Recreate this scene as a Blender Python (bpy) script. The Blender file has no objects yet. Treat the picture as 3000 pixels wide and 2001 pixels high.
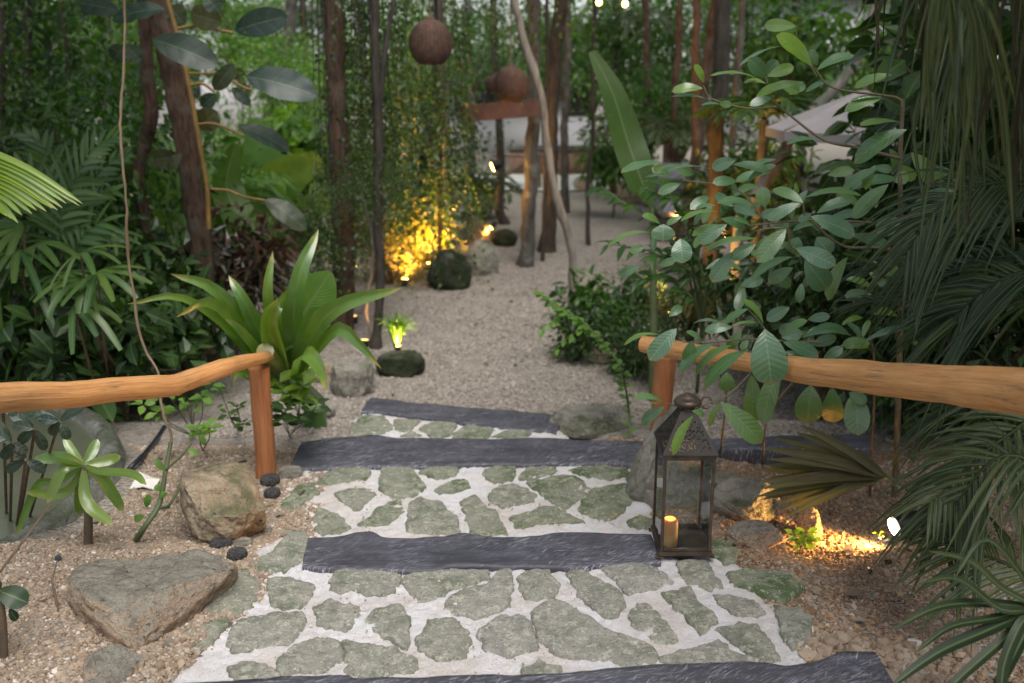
import bpy, bmesh, math, random
import numpy as np
from mathutils import Vector, noise as mnoise
R = math.radians
PI = math.pi
scene = bpy.context.scene
COL = scene.collection
random.seed(7)
rng = np.random.default_rng(11)

# ------------------------------------------------------------------ camera geometry (photo is 3000 x 2001)
TILT, CZ, FPX = R(15.6), 1.5, 35 / 36 * 3000
ct, st = math.cos(TILT), math.sin(TILT)
def ray(px, py):
    x = (px - 1500) / FPX; u = (1000.5 - py) / FPX
    return np.array([x, ct + u * st, -st + u * ct])
def G(p, z):                      # photo pixel -> point on the horizontal plane z
    d = ray(*p); return d * ((z - CZ) / d[2]) + np.array([0, 0, CZ])
def D(p, y):                      # photo pixel -> point at forward distance y
    d = ray(*p); return d * (y / d[1]) + np.array([0, 0, CZ])
def v(x, y): return (x * 1.2761, y * 1.2761)
def c1(x, y): return (x / 2.24, y / 2.24)
def c2(x, y): return (1000 + x / 2.24, y / 2.24)
def c3(x, y): return (2000 + x / 2.24, y / 2.24)
def c4(x, y): return (x / 2.24, 650 + y / 2.24)
def c5(x, y): return (1000 + x / 2.24, 650 + y / 2.24)
def c6(x, y): return (2000 + x / 2.24, 650 + y / 2.24)
def c7(x, y): return (x / 2.237, 1300 + y / 2.237)
def c8(x, y): return (1000 + x / 2.237, 1300 + y / 2.237)
def c9(x, y): return (2000 + x / 2.237, 1300 + y / 2.237)
def nrm(a):
    a = np.asarray(a, float); n = np.linalg.norm(a, axis=-1, keepdims=True); return a / np.maximum(n, 1e-9)
def sstep(a, b, x):
    t = np.clip((x - a) / (b - a), 0, 1); return t * t * (3 - 2 * t)

# ------------------------------------------------------------------ cheap value noise, vectorised
_tab = np.random.default_rng(5).random((64, 64, 64))
def vnoise(P):
    P = np.asarray(P, float); i = np.floor(P).astype(int); f = P - i; f = f * f * (3 - 2 * f)
    r = 0
    for dx in (0, 1):
        for dy in (0, 1):
            for dz in (0, 1):
                w = (f[..., 0] if dx else 1 - f[..., 0]) * (f[..., 1] if dy else 1 - f[..., 1]) * (f[..., 2] if dz else 1 - f[..., 2])
                r = r + w * _tab[(i[..., 0] + dx) % 64, (i[..., 1] + dy) % 64, (i[..., 2] + dz) % 64]
    return r * 2 - 1
def fbm(P, oct=4, g=.5):
    P = np.asarray(P, float); a, s, r = 1, 1, 0
    for k in range(oct):
        r = r + a * vnoise(P * s + 17.3 * k); a *= g; s *= 2.03
    return r

# ------------------------------------------------------------------ mesh builder
class MB:
    def __init__(s): s.V, s.Q, s.T, s.L, s.n = [], [], [], [], 0
    def add(s, V, quads=None, tris=None, luv=None):
        V = np.asarray(V, float).reshape(-1, 3)
        if quads is not None and len(quads): s.Q.append(np.asarray(quads, int).reshape(-1, 4) + s.n)
        if tris is not None and len(tris): s.T.append(np.asarray(tris, int).reshape(-1, 3) + s.n)
        s.L.append(np.zeros_like(V) if luv is None else np.asarray(luv, float).reshape(-1, 3))
        s.V.append(V); s.n += len(V)
    def mesh(s, name, smooth=True, origin=None):
        me = bpy.data.meshes.new(name)
        V = np.concatenate(s.V); L = np.concatenate(s.L)
        if origin is not None: V = V - np.asarray(origin)
        Q = np.concatenate(s.Q) if s.Q else np.zeros((0, 4), int); T = np.concatenate(s.T) if s.T else np.zeros((0, 3), int)
        me.vertices.add(len(V)); me.vertices.foreach_set('co', V.astype(np.float32).ravel())
        li = np.concatenate([Q.ravel(), T.ravel()]).astype(np.int32)
        me.loops.add(len(li)); me.loops.foreach_set('vertex_index', li)
        ls = np.concatenate([np.arange(len(Q)) * 4, len(Q) * 4 + np.arange(len(T)) * 3]).astype(np.int32)
        me.polygons.add(len(ls)); me.polygons.foreach_set('loop_start', ls)
        me.polygons.foreach_set('use_smooth', np.full(len(ls), smooth, bool))
        me.update(calc_edges=True)
        me.attributes.new('luv', 'FLOAT_VECTOR', 'POINT').data.foreach_set('vector', L.astype(np.float32).ravel())
        return me
    def obj(s, name, mat, parent=None, smooth=True, origin=None):
        if not s.V: return None
        if parent is not None and origin is None: origin = np.array(parent_loc(parent))
        o = bpy.data.objects.new(name, s.mesh(name, smooth, origin)); COL.objects.link(o)
        o.data.materials.append(mat)
        if parent is not None: o.parent = parent
        elif origin is not None: o.location = origin
        return o
def parent_loc(p):
    l = Vector(p.location)
    while p.parent is not None: p = p.parent; l = l + p.location
    return l
def tag(o, label, cat, group=None, kind=None):
    if label: o['label'] = label
    if cat: o['category'] = cat
    if group: o['group'] = group
    if kind: o['kind'] = kind
    return o
def thing(name, label, cat, loc=(0, 0, 0), group=None):
    o = bpy.data.objects.new(name, None); COL.objects.link(o); o.location = Vector([float(c) for c in loc])
    o.empty_display_size = .1
    return tag(o, label, cat, group)
def copy_tree(o, loc, rz, sc, label=None, parent=None):
    c = o.copy(); COL.objects.link(c)
    if parent is not None: c.parent = parent
    else:
        c.location = Vector([float(a) for a in loc]); c.rotation_euler = (0, 0, rz); c.scale = (sc, sc, sc)
        if label: c['label'] = label
    for ch in [x for x in o.children if x.type != 'LIGHT']: copy_tree(ch, None, 0, 1, parent=c)
    return c

def smooth_path(P, n):
    P = np.asarray(P, float)
    if len(P) == 2: return P[0] + (P[1] - P[0]) * np.linspace(0, 1, n)[:, None]
    Q = np.vstack([2 * P[0] - P[1], P, 2 * P[-1] - P[-2]])
    d = np.r_[0, np.cumsum(np.linalg.norm(np.diff(P, axis=0), axis=1))]; s = np.linspace(0, d[-1], n); out = []
    for x in s:
        i = min(np.searchsorted(d, x, 'right') - 1, len(P) - 2); t = (x - d[i]) / max(d[i + 1] - d[i], 1e-9)
        a, b, c, e = Q[i:i + 4]
        out.append(.5 * (2 * b + (c - a) * t + (2 * a - 5 * b + 4 * c - e) * t * t + (3 * b - a - 3 * c + e) * t ** 3))
    return np.array(out)
def frames(P):
    T = nrm(np.gradient(P, axis=0)); A = np.zeros_like(T)
    a = np.cross(T[0], [0, 0, 1.0]);
    if np.linalg.norm(a) < .2: a = np.cross(T[0], [1.0, 0, 0])
    a = nrm(a)
    for i in range(len(P)):
        a = nrm(a - T[i] * np.dot(a, T[i])); A[i] = a
    return T, A, np.cross(T, A)
def tube(mb, P, r, sides=8, rough=0, nf=8, cap=True, tint=0, seed=0):
    P = np.asarray(P, float); n = len(P); r = np.broadcast_to(np.asarray(r, float), (n,))
    T, A, B = frames(P); th = np.linspace(0, 2 * PI, sides + 1)
    ring = np.cos(th)[None, :, None] * A[:, None] + np.sin(th)[None, :, None] * B[:, None]
    rr = r[:, None] * np.ones((1, sides + 1))
    if rough:
        q = (P[:, None] + ring * r[:, None, None]) * nf + seed * 3.7
        rr = rr * (1 + rough * fbm(q, 3)); rr[:, -1] = rr[:, 0]
    V = P[:, None] + ring * rr[..., None]
    d = np.r_[0, np.cumsum(np.linalg.norm(np.diff(P, axis=0), axis=1))]
    luv = np.stack([np.broadcast_to(th / (2 * PI), (n, sides + 1)), np.broadcast_to(d[:, None], (n, sides + 1)), np.full((n, sides + 1), tint)], -1)
    i, j = np.meshgrid(np.arange(n - 1), np.arange(sides), indexing='ij'); a = i * (sides + 1) + j
    mb.add(V, np.stack([a, a + 1, a + sides + 2, a + sides + 1], -1).reshape(-1, 4), None, luv)
    if cap:
        for e in (0, n - 1):
            c = P[e] + (T[e] * (1 if e else -1)) * r[e] * .12
            k = np.arange(sides); tr = np.stack([np.zeros(sides, int), k + 1, k + 2], -1)
            if e == 0: tr = tr[:, [0, 2, 1]]
            mb.add(np.vstack([c, V[e]]), None, tr, np.vstack([[.5, d[e], tint], np.c_[th / (2 * PI), np.full(sides + 1, d[e]), np.full(sides + 1, tint)]]))
def blade(mb, P, w, N, cup=.12, tint=0, cross=4, wave=0):
    P = np.asarray(P, float); n = len(P); T = nrm(np.gradient(P, axis=0))
    N = np.broadcast_to(np.asarray(N, float), (n, 3)); S = nrm(np.cross(T, N)); N = np.cross(S, T)
    u = np.linspace(-1, 1, cross + 1); w = np.asarray(w, float)
    vv = np.linspace(0, 1, n)
    off = cup * np.abs(u)[None] * w[:, None]
    if wave: off = off + wave * w[:, None] * np.abs(u)[None] * np.sin(vv[:, None] * 17 + u[None] * 2 + tint * 30)
    V = P[:, None] + S[:, None] * (u[None, :, None] * w[:, None, None]) + N[:, None] * off[..., None]
    luv = np.stack([np.broadcast_to(u, (n, cross + 1)), np.broadcast_to(vv[:, None], (n, cross + 1)), np.full((n, cross + 1), tint)], -1)
    i, j = np.meshgrid(np.arange(n - 1), np.arange(cross), indexing='ij'); a = i * (cross + 1) + j
    mb.add(V, np.stack([a, a + 1, a + cross + 2, a + cross + 1], -1).reshape(-1, 4), None, luv)
def prof(n, a=.9, b=.5, lo=0.0):
    s = np.linspace(0, 1, n); f = np.maximum(s, 1e-4) ** a * np.maximum(1 - s, 1e-4) ** b; f /= f.max(); return np.maximum(f, lo)

# small leaf templates: (verts, tris, uv)
def tmpl(wd, droop=.12, fold=.06, mid=.42):
    V = np.array([[0, 0, 0], [-wd, mid, fold], [0, mid + .03, 0], [wd, mid, fold], [0, 1, -droop], [-wd * .72, .75, fold * .3 - droop * .4], [wd * .72, .75, fold * .3 - droop * .4], [0, .75, -droop * .5]])
    T = [[0, 2, 1], [0, 3, 2], [1, 2, 7], [1, 7, 5], [2, 3, 6], [2, 6, 7], [5, 7, 4], [7, 6, 4]]
    return V, np.array(T), np.stack([V[:, 0] / wd, V[:, 1]], -1)
def tmpl4(wd, droop=.1, fold=.05):
    V = np.array([[0, 0, 0], [-wd, .45, fold], [0, .48, 0], [wd, .45, fold], [0, 1, -droop]])
    return V, np.array([[0, 2, 1], [0, 3, 2], [1, 2, 4], [2, 3, 4]]), np.stack([V[:, 0] / wd, V[:, 1]], -1)
OVAL, LANCE, SMALL, NARROW = tmpl(.26), tmpl(.13, .2), tmpl4(.24), tmpl4(.11, .2)
def inst(mb, tp, pos, Y, Z, s, tint):
    tv, tt, tu = tp; k = len(pos)
    if k == 0: return
    Y = nrm(Y); X = nrm(np.cross(Y, Z)); Z = np.cross(X, Y); s = np.broadcast_to(s, (k,)); tint = np.broadcast_to(tint, (k,))
    V = pos[:, None] + s[:, None, None] * (tv[None, :, 0:1] * X[:, None] + tv[None, :, 1:2] * Y[:, None] + tv[None, :, 2:3] * Z[:, None])
    F = tt[None] + (np.arange(k) * len(tv))[:, None, None]
    L = np.concatenate([np.broadcast_to(tu[None], (k, len(tv), 2)), np.broadcast_to(tint[:, None, None], (k, len(tv), 1))], -1)
    mb.add(V, None, F.reshape(-1, 3), L)
def rdir(k, r): return nrm(r.normal(size=(k, 3)))
def crown(mb, c, rad, nc, nl, size, tp, r, droop=.4, cr=.32, fill=.45, tint=(0, 1)):
    c = np.asarray(c, float); rad = np.broadcast_to(np.asarray(rad, float), (3,))
    cc = c + rdir(nc, r) * (r.random((nc, 1)) ** fill) * rad
    ct_ = r.uniform(*tint, nc)
    p = cc[:, None] + r.normal(size=(nc, nl, 3)) * rad * cr * .55 * r.uniform(.6, 1.3, (nc, 1, 1))
    out = nrm(p - cc[:, None]) + r.normal(size=p.shape) * .5; out[..., 2] -= droop
    Z = r.normal(size=p.shape) * .55 + np.array([0, 0, 1.0])
    t = np.clip(ct_[:, None] + r.normal(size=(nc, nl)) * .15, 0, 1)
    inst(mb, tp, p.reshape(-1, 3), out.reshape(-1, 3), Z.reshape(-1, 3), size * r.uniform(.6, 1.25, nc * nl), t.ravel())
    return cc
def weep(ml, mt, starts, length, spread, size, tp, r, step=.03, tint=(0, 1), mtr=.0025):
    for p0 in starts:
        L = length * r.uniform(.5, 1.2); a = r.uniform(0, 2 * PI); h = np.array([math.cos(a), math.sin(a), 0]) * spread * r.uniform(.3, 1.2)
        n = max(4, int(L / step)); s = np.linspace(0, 1, n)[:, None]
        P = p0 + h * s ** .8 * L - np.array([0, 0, 1]) * L * s ** 1.5 + np.array([0, 0, .12 * L]) * np.sin(s * PI)
        if mt is not None: tube(mt, P[::max(1, n // 6)], mtr, 4, cap=False)
        T = nrm(np.gradient(P, axis=0)); S = nrm(np.cross(T, [0, 0, 1.0]) + .01)
        sg = np.where(np.arange(n) % 2 == 0, 1, -1)[:, None]
        Y = S * sg + T * .6 + r.normal(size=P.shape) * .25; Y[:, 2] -= .25
        Z = np.array([0, 0, 1.0]) + r.normal(size=P.shape) * .4
        inst(ml, tp, P, Y, Z, size * r.uniform(.7, 1.2, n), np.clip(r.uniform(*tint) + r.normal(size=n) * .12, 0, 1))
def frond(mb, mr, ctrl, n=26, L=.4, w=.012, droop=.25, ang=.9, up=(0, 0, 1), tint=.3, r=rng, rad=.006, start=.15, seg=5, fold=.35):
    P = smooth_path(ctrl, 40); tube(mr if mr is not None else mb, P[::3], np.linspace(rad, rad * .25, len(P[::3])), 5, cap=False, tint=tint)
    T, _, _ = frames(P); S = nrm(np.cross(T, np.asarray(up, float))); U = np.cross(S, T)
    for k in range(n):
        s = start + (1 - start) * (k + .5) / n; i = min(int(s * 39), 39); q = (k + .5) / n
        ll = L * (.45 + .55 * math.sin(PI * min(1, q * 1.05 + .12))) * r.uniform(.85, 1.1)
        for sg in (-1, 1):
            a = ang * (1 - .5 * q) + r.normal() * .05
            d0 = nrm(S[i] * sg * math.sin(a) + T[i] * math.cos(a) + U[i] * (fold + r.normal() * .06))
            t = np.linspace(0, 1, seg)[:, None]
            Q = P[i] + d0 * ll * t - np.array([0, 0, 1]) * ll * droop * t ** 2 * r.uniform(.6, 1.4)
            ww = w * np.array([.55, 1, .95, .6, .05])[:seg] if seg == 5 else w * prof(seg, .3, .6)
            blade(mb, Q, ww, U[i] + r.normal(size=3) * .15, .25, np.clip(tint + r.normal() * .15, 0, 1), 2)
def strap(mb, ctrl, w, N, tint, n=12, cross=4, cup=.2, a=.5, b=.7, wave=.06):
    P = smooth_path(ctrl, n); blade(mb, P, w * prof(n, a, b), N, cup, tint, cross, wave)

# ------------------------------------------------------------------ materials
class NT:
    def __init__(s, name):
        s.m = bpy.data.materials.new(name); s.m.use_nodes = True; s.t = s.m.node_tree; s.t.nodes.clear()
        s.out = s.t.nodes.new('ShaderNodeOutputMaterial')
    def n(s, typ, ins=None, **kw):
        x = s.t.nodes.new('ShaderNode' + typ)
        for k, a in kw.items(): setattr(x, k, a)
        for k, a in (ins or {}).items(): s.set(x.inputs[k], a)
        return x
    def set(s, sock, a):
        if isinstance(a, bpy.types.NodeSocket): s.t.links.new(a, sock)
        elif isinstance(a, (tuple, list)) and sock.type == 'RGBA': sock.default_value = (*a, 1)
        else: sock.default_value = a
    def attr(s):
        a = s.n('Attribute', attribute_name='luv'); x = s.n('SeparateXYZ', {0: a.outputs['Vector']}); return a.outputs['Vector'], x.outputs
    def noise(s, vec, scale, det=4, rough=.55, dist=0):
        x = s.n('TexNoise', {'Scale': scale, 'Detail': det, 'Roughness': rough, 'Distortion': dist})
        if vec is not None: s.set(x.inputs['Vector'], vec)
        return x.outputs['Fac']
    def obj(s): return s.n('TexCoord').outputs['Object']
    def pos(s): return s.n('NewGeometry').outputs['Position']
    def mapv(s, vec, sc, rot=(0, 0, 0)): return s.n('Mapping', {'Vector': vec, 'Scale': sc, 'Rotation': rot}).outputs[0]
    def math(s, op, a, b=0.0, clamp=False):
        x = s.n('Math', operation=op, use_clamp=clamp); s.set(x.inputs[0], a); s.set(x.inputs[1], b); return x.outputs[0]
    def ramp(s, f, a, b):
        x = s.n('MapRange', {'From Min': a, 'From Max': b}); s.set(x.inputs['Value'], f); return x.outputs[0]
    def mix(s, f, a, b, blend='MIX'):
        x = s.n('Mix', data_type='RGBA', blend_type=blend); s.set(x.inputs[0], f); s.set(x.inputs[6], a); s.set(x.inputs[7], b); return x.outputs[2]
    def bump(s, h, st=.3, dist=.01, nrm=None):
        x = s.n('Bump', {'Strength': st, 'Distance': dist, 'Height': h})
        if nrm is not None: s.set(x.inputs['Normal'], nrm)
        return x.outputs[0]
    def pbsdf(s, col, rough=.7, normal=None, **kw):
        x = s.n('BsdfPrincipled', {'Base Color': col, 'Roughness': rough})
        if normal is not None: s.set(x.inputs['Normal'], normal)
        for k, a in kw.items(): s.set(x.inputs[k.replace('_', ' ')], a)
        return x.outputs[0]
    def done(s, sh): s.t.links.new(sh, s.out.inputs[0]); return s.m

def leafmat(name, c0, c1, rough=.42, trans=.3, tcol=(1.7, 2.0, .5), rib=.0, veins=0, cond=None, spec=.5, edge=None, ribcol=(.12, .17, .06), coat=0.0):
    t = NT(name); vec, x = t.attr()
    col = t.mix(x[2], c0, c1)
    nz = t.noise(t.obj(), 9, 3); col = t.mix(t.ramp(nz, .3, .7), col, t.mix(1.0, col, (.72, .78, .72), 'MULTIPLY'))
    au = t.math('ABSOLUTE', x[0]); nrmout = None
    if edge is not None:      # dry tips
        e = t.ramp(t.math('ADD', x[1], t.math('MULTIPLY', t.noise(t.obj(), 25, 2), .18)), .98, 1.08)
        col = t.mix(e, col, edge)
    if rib:
        m = t.math('SUBTRACT', 1.0, t.ramp(au, rib * .5, rib), True); col = t.mix(t.math('MULTIPLY', m, .75), col, ribcol)
    if veins:
        w = t.n('TexWave', {'Scale': veins, 'Distortion': .6, 'Detail': 1.0}, wave_type='BANDS', bands_direction='Y')
        t.set(w.inputs['Vector'], t.n('CombineXYZ', {0: 0.0, 1: t.math('SUBTRACT', x[1], t.math('MULTIPLY', au, .16)), 2: x[2]}).outputs[0])
        vf = t.ramp(w.outputs['Fac'], .88, 1.0)
        col = t.mix(t.math('MULTIPLY', vf, .14), col, ribcol)
        h = t.math('SUBTRACT', t.math('MULTIPLY', t.math('SUBTRACT', 1.0, w.outputs['Fac']), 1.0), t.math('MULTIPLY', t.math('SUBTRACT', 1.0, t.ramp(au, 0, .12)), .8))
        nrmout = t.bump(h, .16, .004)
    if veins:
        col = t.mix(t.math('MULTIPLY', t.ramp(t.noise(t.obj(), 38, 4, .7), .66, .70), .7), col, (.19, .15, .05))
    b = t.pbsdf(col, rough, nrmout, Specular_IOR_Level=spec, Coat_Weight=coat, Coat_Roughness=.32)
    tr = t.n('BsdfTranslucent', {'Color': t.mix(1.0, col, tcol, 'MULTIPLY')})
    ms = t.n('MixShader', {0: trans}); t.set(ms.inputs[1], b); t.set(ms.inputs[2], tr.outputs[0])
    return t.done(ms.outputs[0])
def barkmat(name, c0, c1, c2=None, sc=1.0, bump=.6):
    t = NT(name); p = t.mapv(t.pos(), (14 * sc, 14 * sc, 3.2 * sc)); n1 = t.noise(p, 1.6, 6, .65, .4); n2 = t.noise(t.pos(), 5 * sc, 4)
    col = t.mix(t.ramp(n1, .32, .68), c0, c1)
    if c2: col = t.mix(t.ramp(n2, .52, .64), col, c2)
    return t.done(t.pbsdf(col, .85, t.bump(n1, bump, .012), Specular_IOR_Level=.25))
def woodmat(name, c0, c1, dark, sc=1.0, spots=.0):
    t = NT(name); vec, x = t.attr()
    g = t.n('CombineXYZ', {0: t.math('SINE', t.math('MULTIPLY', x[0], 2 * PI)), 1: t.math('COSINE', t.math('MULTIPLY', x[0], 2 * PI)), 2: t.math('MULTIPLY', x[1], 3.0)}).outputs[0]
    n1 = t.noise(g, 2.2 * sc, 5, .6, .5); n2 = t.noise(t.mapv(g, (2.6, 2.6, .3)), 2.5 * sc, 5, .7)
    col = t.mix(t.ramp(n1, .3, .7), c0, c1); col = t.mix(t.math('MULTIPLY', t.ramp(n2, .50, .68), .8), col, dark)
    if spots: col = t.mix(t.math('MULTIPLY', t.ramp(t.noise(t.mapv(g, (1.2, 1.2, .5)), 3.0, 6, .75), 0.545, .66), spots), col, (.12, .1, .09))
    return t.done(t.pbsdf(col, .62, t.bump(t.math('ADD', n1, n2), .6, .006), Specular_IOR_Level=.3))
def rockmat(name, c0, c1, moss=None, mossamt=.5, dark=(.07, .065, .05), sc=1.0, up=True):
    t = NT(name); p = t.obj(); n1 = t.noise(p, 4 * sc, 6, .65); n2 = t.noise(p, 14 * sc, 6, .7); n3 = t.noise(p, 2.2 * sc, 5, .6, .3)
    n4 = t.noise(p, 60 * sc, 4, .7); ck = t.n('TexVoronoi', {'Vector': t.mix(.35, p, t.n('TexNoise', {'Vector': p, 'Scale': 5.0}).outputs[1]), 'Scale': 4.5 * sc}, feature='DISTANCE_TO_EDGE').outputs[0]
    col = t.mix(t.ramp(n1, .35, .65), c0, c1); col = t.mix(t.ramp(n2, .56, .72), col, dark)
    col = t.mix(t.math('MULTIPLY', t.ramp(n4, .5, .72), .5), col, (.5, .46, .38)); col = t.mix(t.math('MULTIPLY', t.math('SUBTRACT', 1.0, t.ramp(ck, .0, .03), True), .35), col, dark)
    if moss:
        f = t.ramp(n3, .62 - mossamt * .35, .72 - mossamt * .35)
        if up:
            z = t.n('SeparateXYZ', {0: t.n('NewGeometry').outputs['Normal']}).outputs[2]; f = t.math('MULTIPLY', f, t.ramp(z, .25, .70))
        col = t.mix(t.math('MULTIPLY', f, .85), col, t.mix(t.ramp(n2, .4, .65), moss, tuple(a * .5 for a in moss)))
    nb = t.bump(n4, .9, .008, t.bump(n2, 1.0, .03, t.bump(t.ramp(ck, 0, .06), .4, .012)))
    return t.done(t.pbsdf(col, .9, nb, Specular_IOR_Level=.2))
def plain(name, col, rough=.6, var=.25, sc=8, metal=0.0, bump=.15, **kw):
    t = NT(name); n1 = t.noise(t.obj(), sc, 5, .6)
    c = t.mix(t.ramp(n1, .3, .7), tuple(a * (1 - var) for a in col), tuple(min(1, a * (1 + var)) for a in col))
    return t.done(t.pbsdf(c, rough, t.bump(n1, bump, .004), Metallic=metal, **kw))
def emit(name, col, s):
    t = NT(name); return t.done(t.n('Emission', {'Color': col, 'Strength': s}).outputs[0])

M = {}
M['leaf_hero'] = leafmat('broad_leaf', (.09, .195, .10), (.17, .29, .032), .32, .26, rib=.06, veins=3.0, spec=1.0, coat=.5, ribcol=(.17, .29, .16), edge=(.2, .17, .06))
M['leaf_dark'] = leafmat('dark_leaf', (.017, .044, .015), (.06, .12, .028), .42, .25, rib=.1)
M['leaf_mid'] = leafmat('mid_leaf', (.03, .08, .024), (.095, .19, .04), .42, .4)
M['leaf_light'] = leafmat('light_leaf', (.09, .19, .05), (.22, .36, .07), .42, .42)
M['leaf_fine'] = leafmat('fine_leaf', (.026, .062, .026), (.09, .145, .04), .45, .4)
M['leaf_amber_glow'] = leafmat('amber_glow_leaf', (.07, .085, .025), (.19, .17, .05), .5, .4, tcol=(1.8, 1.6, .5))  # yellow-tan puts the amber lamp glow into the leaf colour
M['leaf_lily'] = leafmat('lily_leaf', (.10, .215, .05), (.22, .30, .025), .3, .3, rib=.16, spec=.9, coat=.4, ribcol=(.14, .25, .07), edge=(.33, .3, .09))
M['leaf_philo'] = leafmat('climber_leaf', (.02, .045, .034), (.07, .07, .02), .42, .2, rib=.04, veins=1.3, ribcol=(.10, .15, .09))
M['leaf_palm'] = leafmat('palm_leaf', (.016, .036, .013), (.08, .095, .018), .5, .2, rib=.2)
M['leaf_rhapis'] = leafmat('lady_palm_leaf', (.032, .09, .03), (.13, .20, .036), .38, .25, rib=.15)
M['leaf_dry'] = leafmat('dry_palm_leaf', (.045, .034, .022), (.07, .068, .03), .75, .2, tcol=(1.3, 1.2, .8), spec=.2)
M['leaf_fan'] = leafmat('browned_palm_leaf', (.07, .08, .035), (.16, .125, .055), .5, .2, rib=.15)
M['leaf_red'] = leafmat('croton_leaf', (.02, .02, .016), (.07, .022, .016), .35, .15, rib=.12, tcol=(1.6, .8, .5))
M['leaf_banana'] = leafmat('banana_leaf', (.026, .062, .005), (.09, .19, .012), .45, .35, rib=.06, veins=9)
M['leaf_litter'] = leafmat('fallen_leaf', (.16, .12, .08), (.3, .27, .22), .8, .1, tcol=(1, 1, 1))
M['bark_red'] = barkmat('reddish_bark', (.028, .018, .012), (.13, .08, .054), (.10, .078, .062), 1.8, 1.0)
M['bark_grey'] = barkmat('grey_bark', (.04, .037, .032), (.11, .10, .086), (.14, .14, .125), 1.5)
M['bark_dark'] = barkmat('dark_bark', (.022, .02, .017), (.075, .062, .05), None, 1.6)
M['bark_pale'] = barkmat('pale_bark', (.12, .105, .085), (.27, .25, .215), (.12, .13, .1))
M['stem'] = plain('green_stem', (.09, .12, .05), .55)
M['stem_brown'] = plain('brown_stem', (.12, .085, .055), .7, .4, 20)
M['cane'] = plain('tan_cane', (.15, .105, .06), .6, .3, 15)
M['rail'] = woodmat('peeled_pole_wood', (.70, .38, .155), (.56, .26, .085), (.38, .16, .055), 1.0, .8)
M['post'] = woodmat('red_brown_post_wood', (.43, .175, .07), (.32, .12, .048), (.17, .062, .03), 1.2)
M['iron'] = plain('bronze_metal', (.105, .08, .06), .45, .4, 30, .6, .1)
M['black'] = plain('black_plastic', (.012, .012, .014), .45, .2)
M['hose'] = plain('black_hose', (.014, .018, .026), .4, .3)
M['wicker'] = None
# ================================================================== ground, path, boards
Z0, Z1, Z2, ZB1, ZP = 0.0, -.12, -.24, .12, -.36      # treads (near to far), nearest board, gravel path
ly = np.array([-20, 1.5, 2.15, 2.3, 2.85, 3.25, 4.0, 4.4, 4.75, 5.05, 9, 14, 30, 200])
lz = np.array([.08, .05, .03, .0, -.01, -.12, -.13, -.24, -.26, ZP, ZP - .01, ZP - .02, ZP, ZP])
POND, PYS = (-3.5, 3.5, 1.86), .76
def pond_d(x, y): return np.hypot(np.asarray(x) - POND[0], (np.asarray(y) - POND[1]) / PYS)
def path_edges(y):
    xl = np.interp(y, [1.5, 2.1, 2.6, 2.9, 3.3, 3.9, 4.6, 5.0], [-1.0, -.92, -.74, -.72, -.72, -.76, -.72, -.7])
    xr = np.interp(y, [1.5, 2.1, 2.5, 2.85, 3.3, 3.9, 4.6, 5.0], [1.0, .80, .74, .68, .55, .5, .45, .4]); return xl, xr
def gz(x, y):
    x = np.asarray(x, float); y = np.asarray(y, float)
    out = np.interp(y, ly, lz) + .012 * fbm(np.stack([x * 2.2, y * 2.2, 0 * x + 3.1], -1), 3)
    lin = np.where(y < 2.18, .0, np.where(y < 2.97, 0, np.where(y < 4.1, Z1, np.where(y < 4.8, Z2, ZP))))
    xl, xr = path_edges(y); m = sstep(-.05, .10, x - xl - .02) * sstep(-.05, .10, xr - .02 - x) * (y < 4.9)
    out = out - .055 * sstep(.75, 1.1, x) * sstep(4.6, 4.2, y)               # the right bed lies a little lower
    out = out + .03 * sstep(.9, 1.9, -x) * sstep(5.5, 3.0, y)
    z = out * (1 - m) + (lin - .05) * m
    d = pond_d(x, y); z = np.where(d < POND[2] + .05, -.7, z)
    z = z + sstep(3.2, 7, np.abs(x)) * .25 + sstep(15, 40, y) * .3
    return z
def gp(x, y): return np.array([x, y, float(gz(x, y))])
def on_ground(p, iters=12):           # photo pixel -> point on the terrain
    z = -.2
    for _ in range(iters): q = G(p, z); z = float(gz(q[0], q[1]))
    return G(p, z)

xs = np.unique(np.concatenate([-np.geomspace(90, 5, 14), np.arange(-5, -1.6, .08), np.arange(-1.6, 1.9, .035), np.arange(1.9, 5, .08), np.geomspace(5, 90, 14)]).round(4))
ys = np.unique(np.concatenate([-np.geomspace(30, 1, 6), np.arange(-1, 1.7, .15), np.arange(1.7, 5.3, .035), np.arange(5.3, 15, .09), np.geomspace(15, 160, 22)]).round(4))
X, Y = np.meshgrid(xs, ys, indexing='ij'); V = np.stack([X, Y, gz(X, Y)], -1)
V[..., 2] += np.where((np.abs(X) < 5) & (Y < 15), .004 * fbm(np.stack([X * 16, Y * 16, 0 * X], -1), 2), 0)
i, j = np.meshgrid(np.arange(len(xs) - 1), np.arange(len(ys) - 1), indexing='ij'); a = i * len(ys) + j
gm = MB(); gm.add(V, np.stack([a, a + len(ys), a + len(ys) + 1, a + 1], -1).reshape(-1, 4))
t = NT('gravel_ground'); p = t.pos()
vo = t.n('TexVoronoi', {'Vector': p, 'Scale': 62.0, 'Randomness': 1.0}); vo2 = t.n('TexVoronoi', {'Vector': p, 'Scale': 28.0})
bw = t.n('RGBToBW', {0: vo.outputs['Color']}).outputs[0]; bw2 = t.n('RGBToBW', {0: vo2.outputs['Color']}).outputs[0]
col = t.mix(bw, (.20, .172, .145), (.42, .38, .33)); col = t.mix(t.math('MULTIPLY', bw2, .4), col, (.42, .37, .31))
col = t.mix(t.ramp(t.noise(p, 9, 5, .7), .60, .72), col, (.16, .12, .085)); col = t.mix(t.ramp(t.noise(p, 34, 4, .7), .6, .7), col, (.12, .10, .07))
yy = t.n('SeparateXYZ', {0: p}).outputs
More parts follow.
